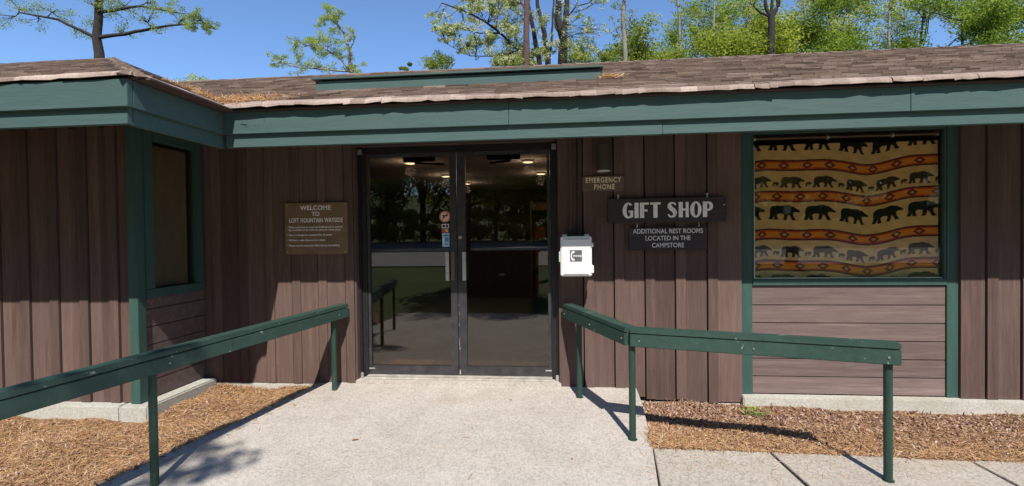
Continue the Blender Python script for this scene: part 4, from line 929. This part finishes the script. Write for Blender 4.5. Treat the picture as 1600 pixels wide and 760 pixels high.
# forked dark trunk
Y = 17
custom_tree('forked_tree', 'dark forked trunk showing between yellow-green crowns at upper right', pos(1206, Y), [([pos(1206, Y), at(1206, 250, Y), at(1206, 80, Y), at(1205, 27, Y)], .2, .13), ([at(1205, 27, Y), at(1198, 15, Y), at(1192, -20, Y)], .10, .05), ([at(1205, 27, Y), at(1216, 10, Y), at(1214, -25, Y)], .10, .06), ([at(1205, 27, Y), at(1188, 20, Y), at(1172, 5, Y)], .06, .02), ([at(1206, 25, Y), at(1206, 5, Y), at(1207, -25, Y)], .07, .04)], [(at(1180, 2, Y), .4, .8), (at(1225, -4, Y), .4, .8), (at(1190, 60, Y), .4, .9), (at(1222, 55, Y), .4, 1)], BARK, LEAF_Y, 110, .09, 56, .55)
# low bright bush tops just over the ridge
def bush(px, Y, top, w, seed, mat, label, tint=.6, n=80):
    e = empty('leafy_bush', pos(px, Y)); tag(e, label, 'bush', 'bush tops over the ridge'); rs = np.random.RandomState(seed); h = hgt(px, top, Y); cl = []; tubes = []
    for i in range(n):
        a_ = rs.uniform(0, 6.28); t = rs.rand()**.6; rr_ = w*rs.rand()**.5*(1-.55*max(0, t-.6)/.4); c = np.array([math.cos(a_)*rr_, math.sin(a_)*rr_, h*(.35+.62*t)]); cl.append((c, w*rs.uniform(.2, .42), 150, tint+rs.normal(0, .2)))
        if i < 12: tubes.append(([np.array([0, 0, 0.]), c*np.array([.4, .4, .6]), c], [.06, .035, .01], 1))
    wood_mesh('trunk', tubes, BARK, e); leaf_mesh('crown', rs, cl, mat, e, .07)
bush(634, 16, 86, .5, 61, LEAF_Y, 'smallest round green bush top, left of the white blossom', .35, 30)
bush(686, 15, 74, 1.05, 62, LEAF_Y, 'wide bright bush top below the white blossom', .45)
bush(905, 15, 52, 1.0, 63, LEAF_Y, 'bright bush top right of the dark trunks', .45)
bush(936, 18, 58, .8, 64, LEAF_Y, 'paler bush top between dark trunks and pale trunk', .55, 40)
bush(812, 17, 66, 1.5, 65, LEAF_Y, 'pale yellow bush top behind the reddish trunk', .75)
bush(306, 17, 108, 1.2, 66, LEAF_Y, 'low yellow-green bush top over the roof at far left', .6)
bush(1045, 15, 66, 1.1, 67, LEAF_Y, 'vivid green bush top right of the pale trunk', .45)

for i, (px_, Y_, lb) in enumerate([(1068, 21, 'thin pale trunk first to the right of the slim pale one'), (1112, 22, 'thin pale trunk standing among mid-green leaves above the gift shop sign'), (1156, 19, 'leaning thin pale trunk left of the forked dark one'), (1262, 20, 'thin pale trunk right of the forked dark one'), (1385, 20, 'thin pale trunk high above the right end of the shop window')]):
    dx_ = (-12, 5, 22, -6, 8)[i]
    custom_tree('pole_tree', lb, pos(px_, Y_), [([pos(px_, Y_), at(px_, 200, Y_), at(px_+dx_*.5, 60, Y_), at(px_+dx_, -40, Y_)], .09, .04), ([at(px_+dx_*.5, 60, Y_), at(px_+25, 30, Y_)], .03, .01)], [(at(px_+rr.uniform(-30, 30), rr.uniform(-20, 50), Y_), .4, .6) for _ in range(8)], BARKL, LEAF_Y, 130, .09, 100+i, .6)
# wood across the car park (seen mirrored in the doors) and shade trees by the walk
GS = 'trees across the car park'
pa = make_tree('woodland_tree', 'broad dark green tree across the car park', 'tree', (-2, -41, .9), 13, .25, 71, LEAF_W, 85, 1.6, .27, .34, nb=(26, 5), levels=2, crown0=.03, group=GS)
pb = make_tree('woodland_tree', 'broad dark green tree across the car park', 'tree', (-9, -43, .9), 15, .25, 72, LEAF_W, 85, 1.6, .27, .32, nb=(26, 5), levels=2, crown0=.03, group=GS, tint=.35)
r = random.Random(5)
for i in range(36):
    x_ = -54+i*3+r.uniform(-1, 1)
    copy_tree(pa if i % 2 else pb, (x_, -40-r.uniform(0, 5)-(5 if i % 3 == 0 else 0), .9), (r.uniform(.9, 1.25), r.uniform(1.1, 1.6)), r.uniform(0, 6), 'broad dark green tree across the car park', GS)
us = None
GB = 'bushes at the foot of the wood across the car park'
e = empty('woodland_bush', (0, -37.5, 1.0)); tag(e, 'rounded bush at the foot of the wood across the car park', 'bush', GB); rs = np.random.RandomState(6); cl = []; tb = []
for i in range(46):
    a_ = rs.uniform(0, 6.28); q_ = 1.9*rs.rand()**.5; c = np.array([math.cos(a_)*q_, math.sin(a_)*q_, 3.0*rs.rand()*(1-.12*q_*q_)+.2]); cl.append((c, .55, 120, .5+rs.normal(0, .18)))
    if i < 10: tb.append(([np.zeros(3), c*.5, c], [.05, .03, .01], 1))
wood_mesh('trunk', tb, BARK, e); leaf_mesh('crown', rs, cl, LEAF_W, e, .20)
for i in range(26):
    if i == 13: continue
    copy_tree(e, ((i-13)*3.1+r.uniform(-.6, .6), -38-r.uniform(0, 1.5), 1.0), (r.uniform(.85, 1.3), r.uniform(.7, 1.3)), r.uniform(0, 6), 'rounded bush at the foot of the wood across the car park', GB)
GT = 'shade trees beside the road'
ta = make_tree('shade_tree', 'spreading shade tree beside the road', 'tree', (1.7, -12.9, .2), 7.0, .2, 81, LEAF_W, 75, .62, .13, .45, nb=(10, 5), levels=2, crown0=.45, group=GT)
for x_, y_, s_ in ((-6.4, -12.4, 1.0), (8.6, -12.8, 1.0), (-10, -12.5, 1.0)): copy_tree(ta, (x_, y_, .2), (s_, s_), x_, 'spreading shade tree beside the road', GT)
# limb that throws the leaf shadow on the lower left of the ramp
def over(px, py, h):
    v = _f+_rt*((px-800)/FPX)+_up*((380-py)/FPX); t = (-.13-CAM[2])/v.z; p = Vector(CAM)+v*t; return p-SUN*(h/abs(SUN.z))
rr = random.Random(9); cp = []
for px_, py_ in [(310, 710), (325, 700), (345, 705), (320, 725), (345, 722), (370, 716), (300, 735), (320, 745), (395, 722), (350, 680), (375, 672), (330, 690), (300, 752), (280, 740), (260, 755), (240, 735), (200, 745), (215, 760), (345, 735), (270, 720)]:
    cp.append((over(px_, py_, 7.5+rr.uniform(-.25, .25)), .10, .55))
q = over(300, 745, 7.5)
custom_tree('overhanging_tree', 'thin tree behind the viewer whose branch shades the left of the ramp', (q.x-1.8, q.y-1.4, -.35), [([(q.x-1.8, q.y-1.4, -.35), (q.x-1.75, q.y-1.4, 4.5), (q.x-1.2, q.y-1.2, 6.6), (q.x-.3, q.y-.1, 7.3), (q.x+.1, q.y+.1, 7.5)], .07, .015), ([(q.x-1.75, q.y-1.4, 4.5), (q.x-1.9, q.y-1.6, 6.5), (q.x-1.8, q.y-1.9, 8.0)], .05, .02)], cp+[((q.x-1.8+rr.uniform(-.8, .6), q.y-2.0+rr.uniform(-.8, .4), 7.3+rr.uniform(0, 1)), .3, 1) for _ in range(14)], BARK, LEAF_G, 70, .07, 91, group=GT, twig=.008)
# dark timber bin on the far side of the walk
bn = empty('timber_bin', (-.50, -8.3, -.2)); tag(bn, 'dark timber storage bin with a sloped lid beside the walk behind the viewer', 'bin')
m = MB()
for i in range(8): m.box(-.9+i*.225, -.9+i*.225+.218, -.45, .45, .0+.05, 1.12)
m.build('body', TRIMB, bn, bevel=.004); m = MB(); m.box(-.95, .95, -.5, .52, 1.121, 1.17); m.build('lid', TRIMB, bn, bevel=.006)
m = MB(); m.box(-.08, .08, .4505, .47, .55, .60); m.build('handle', ALU, bn)
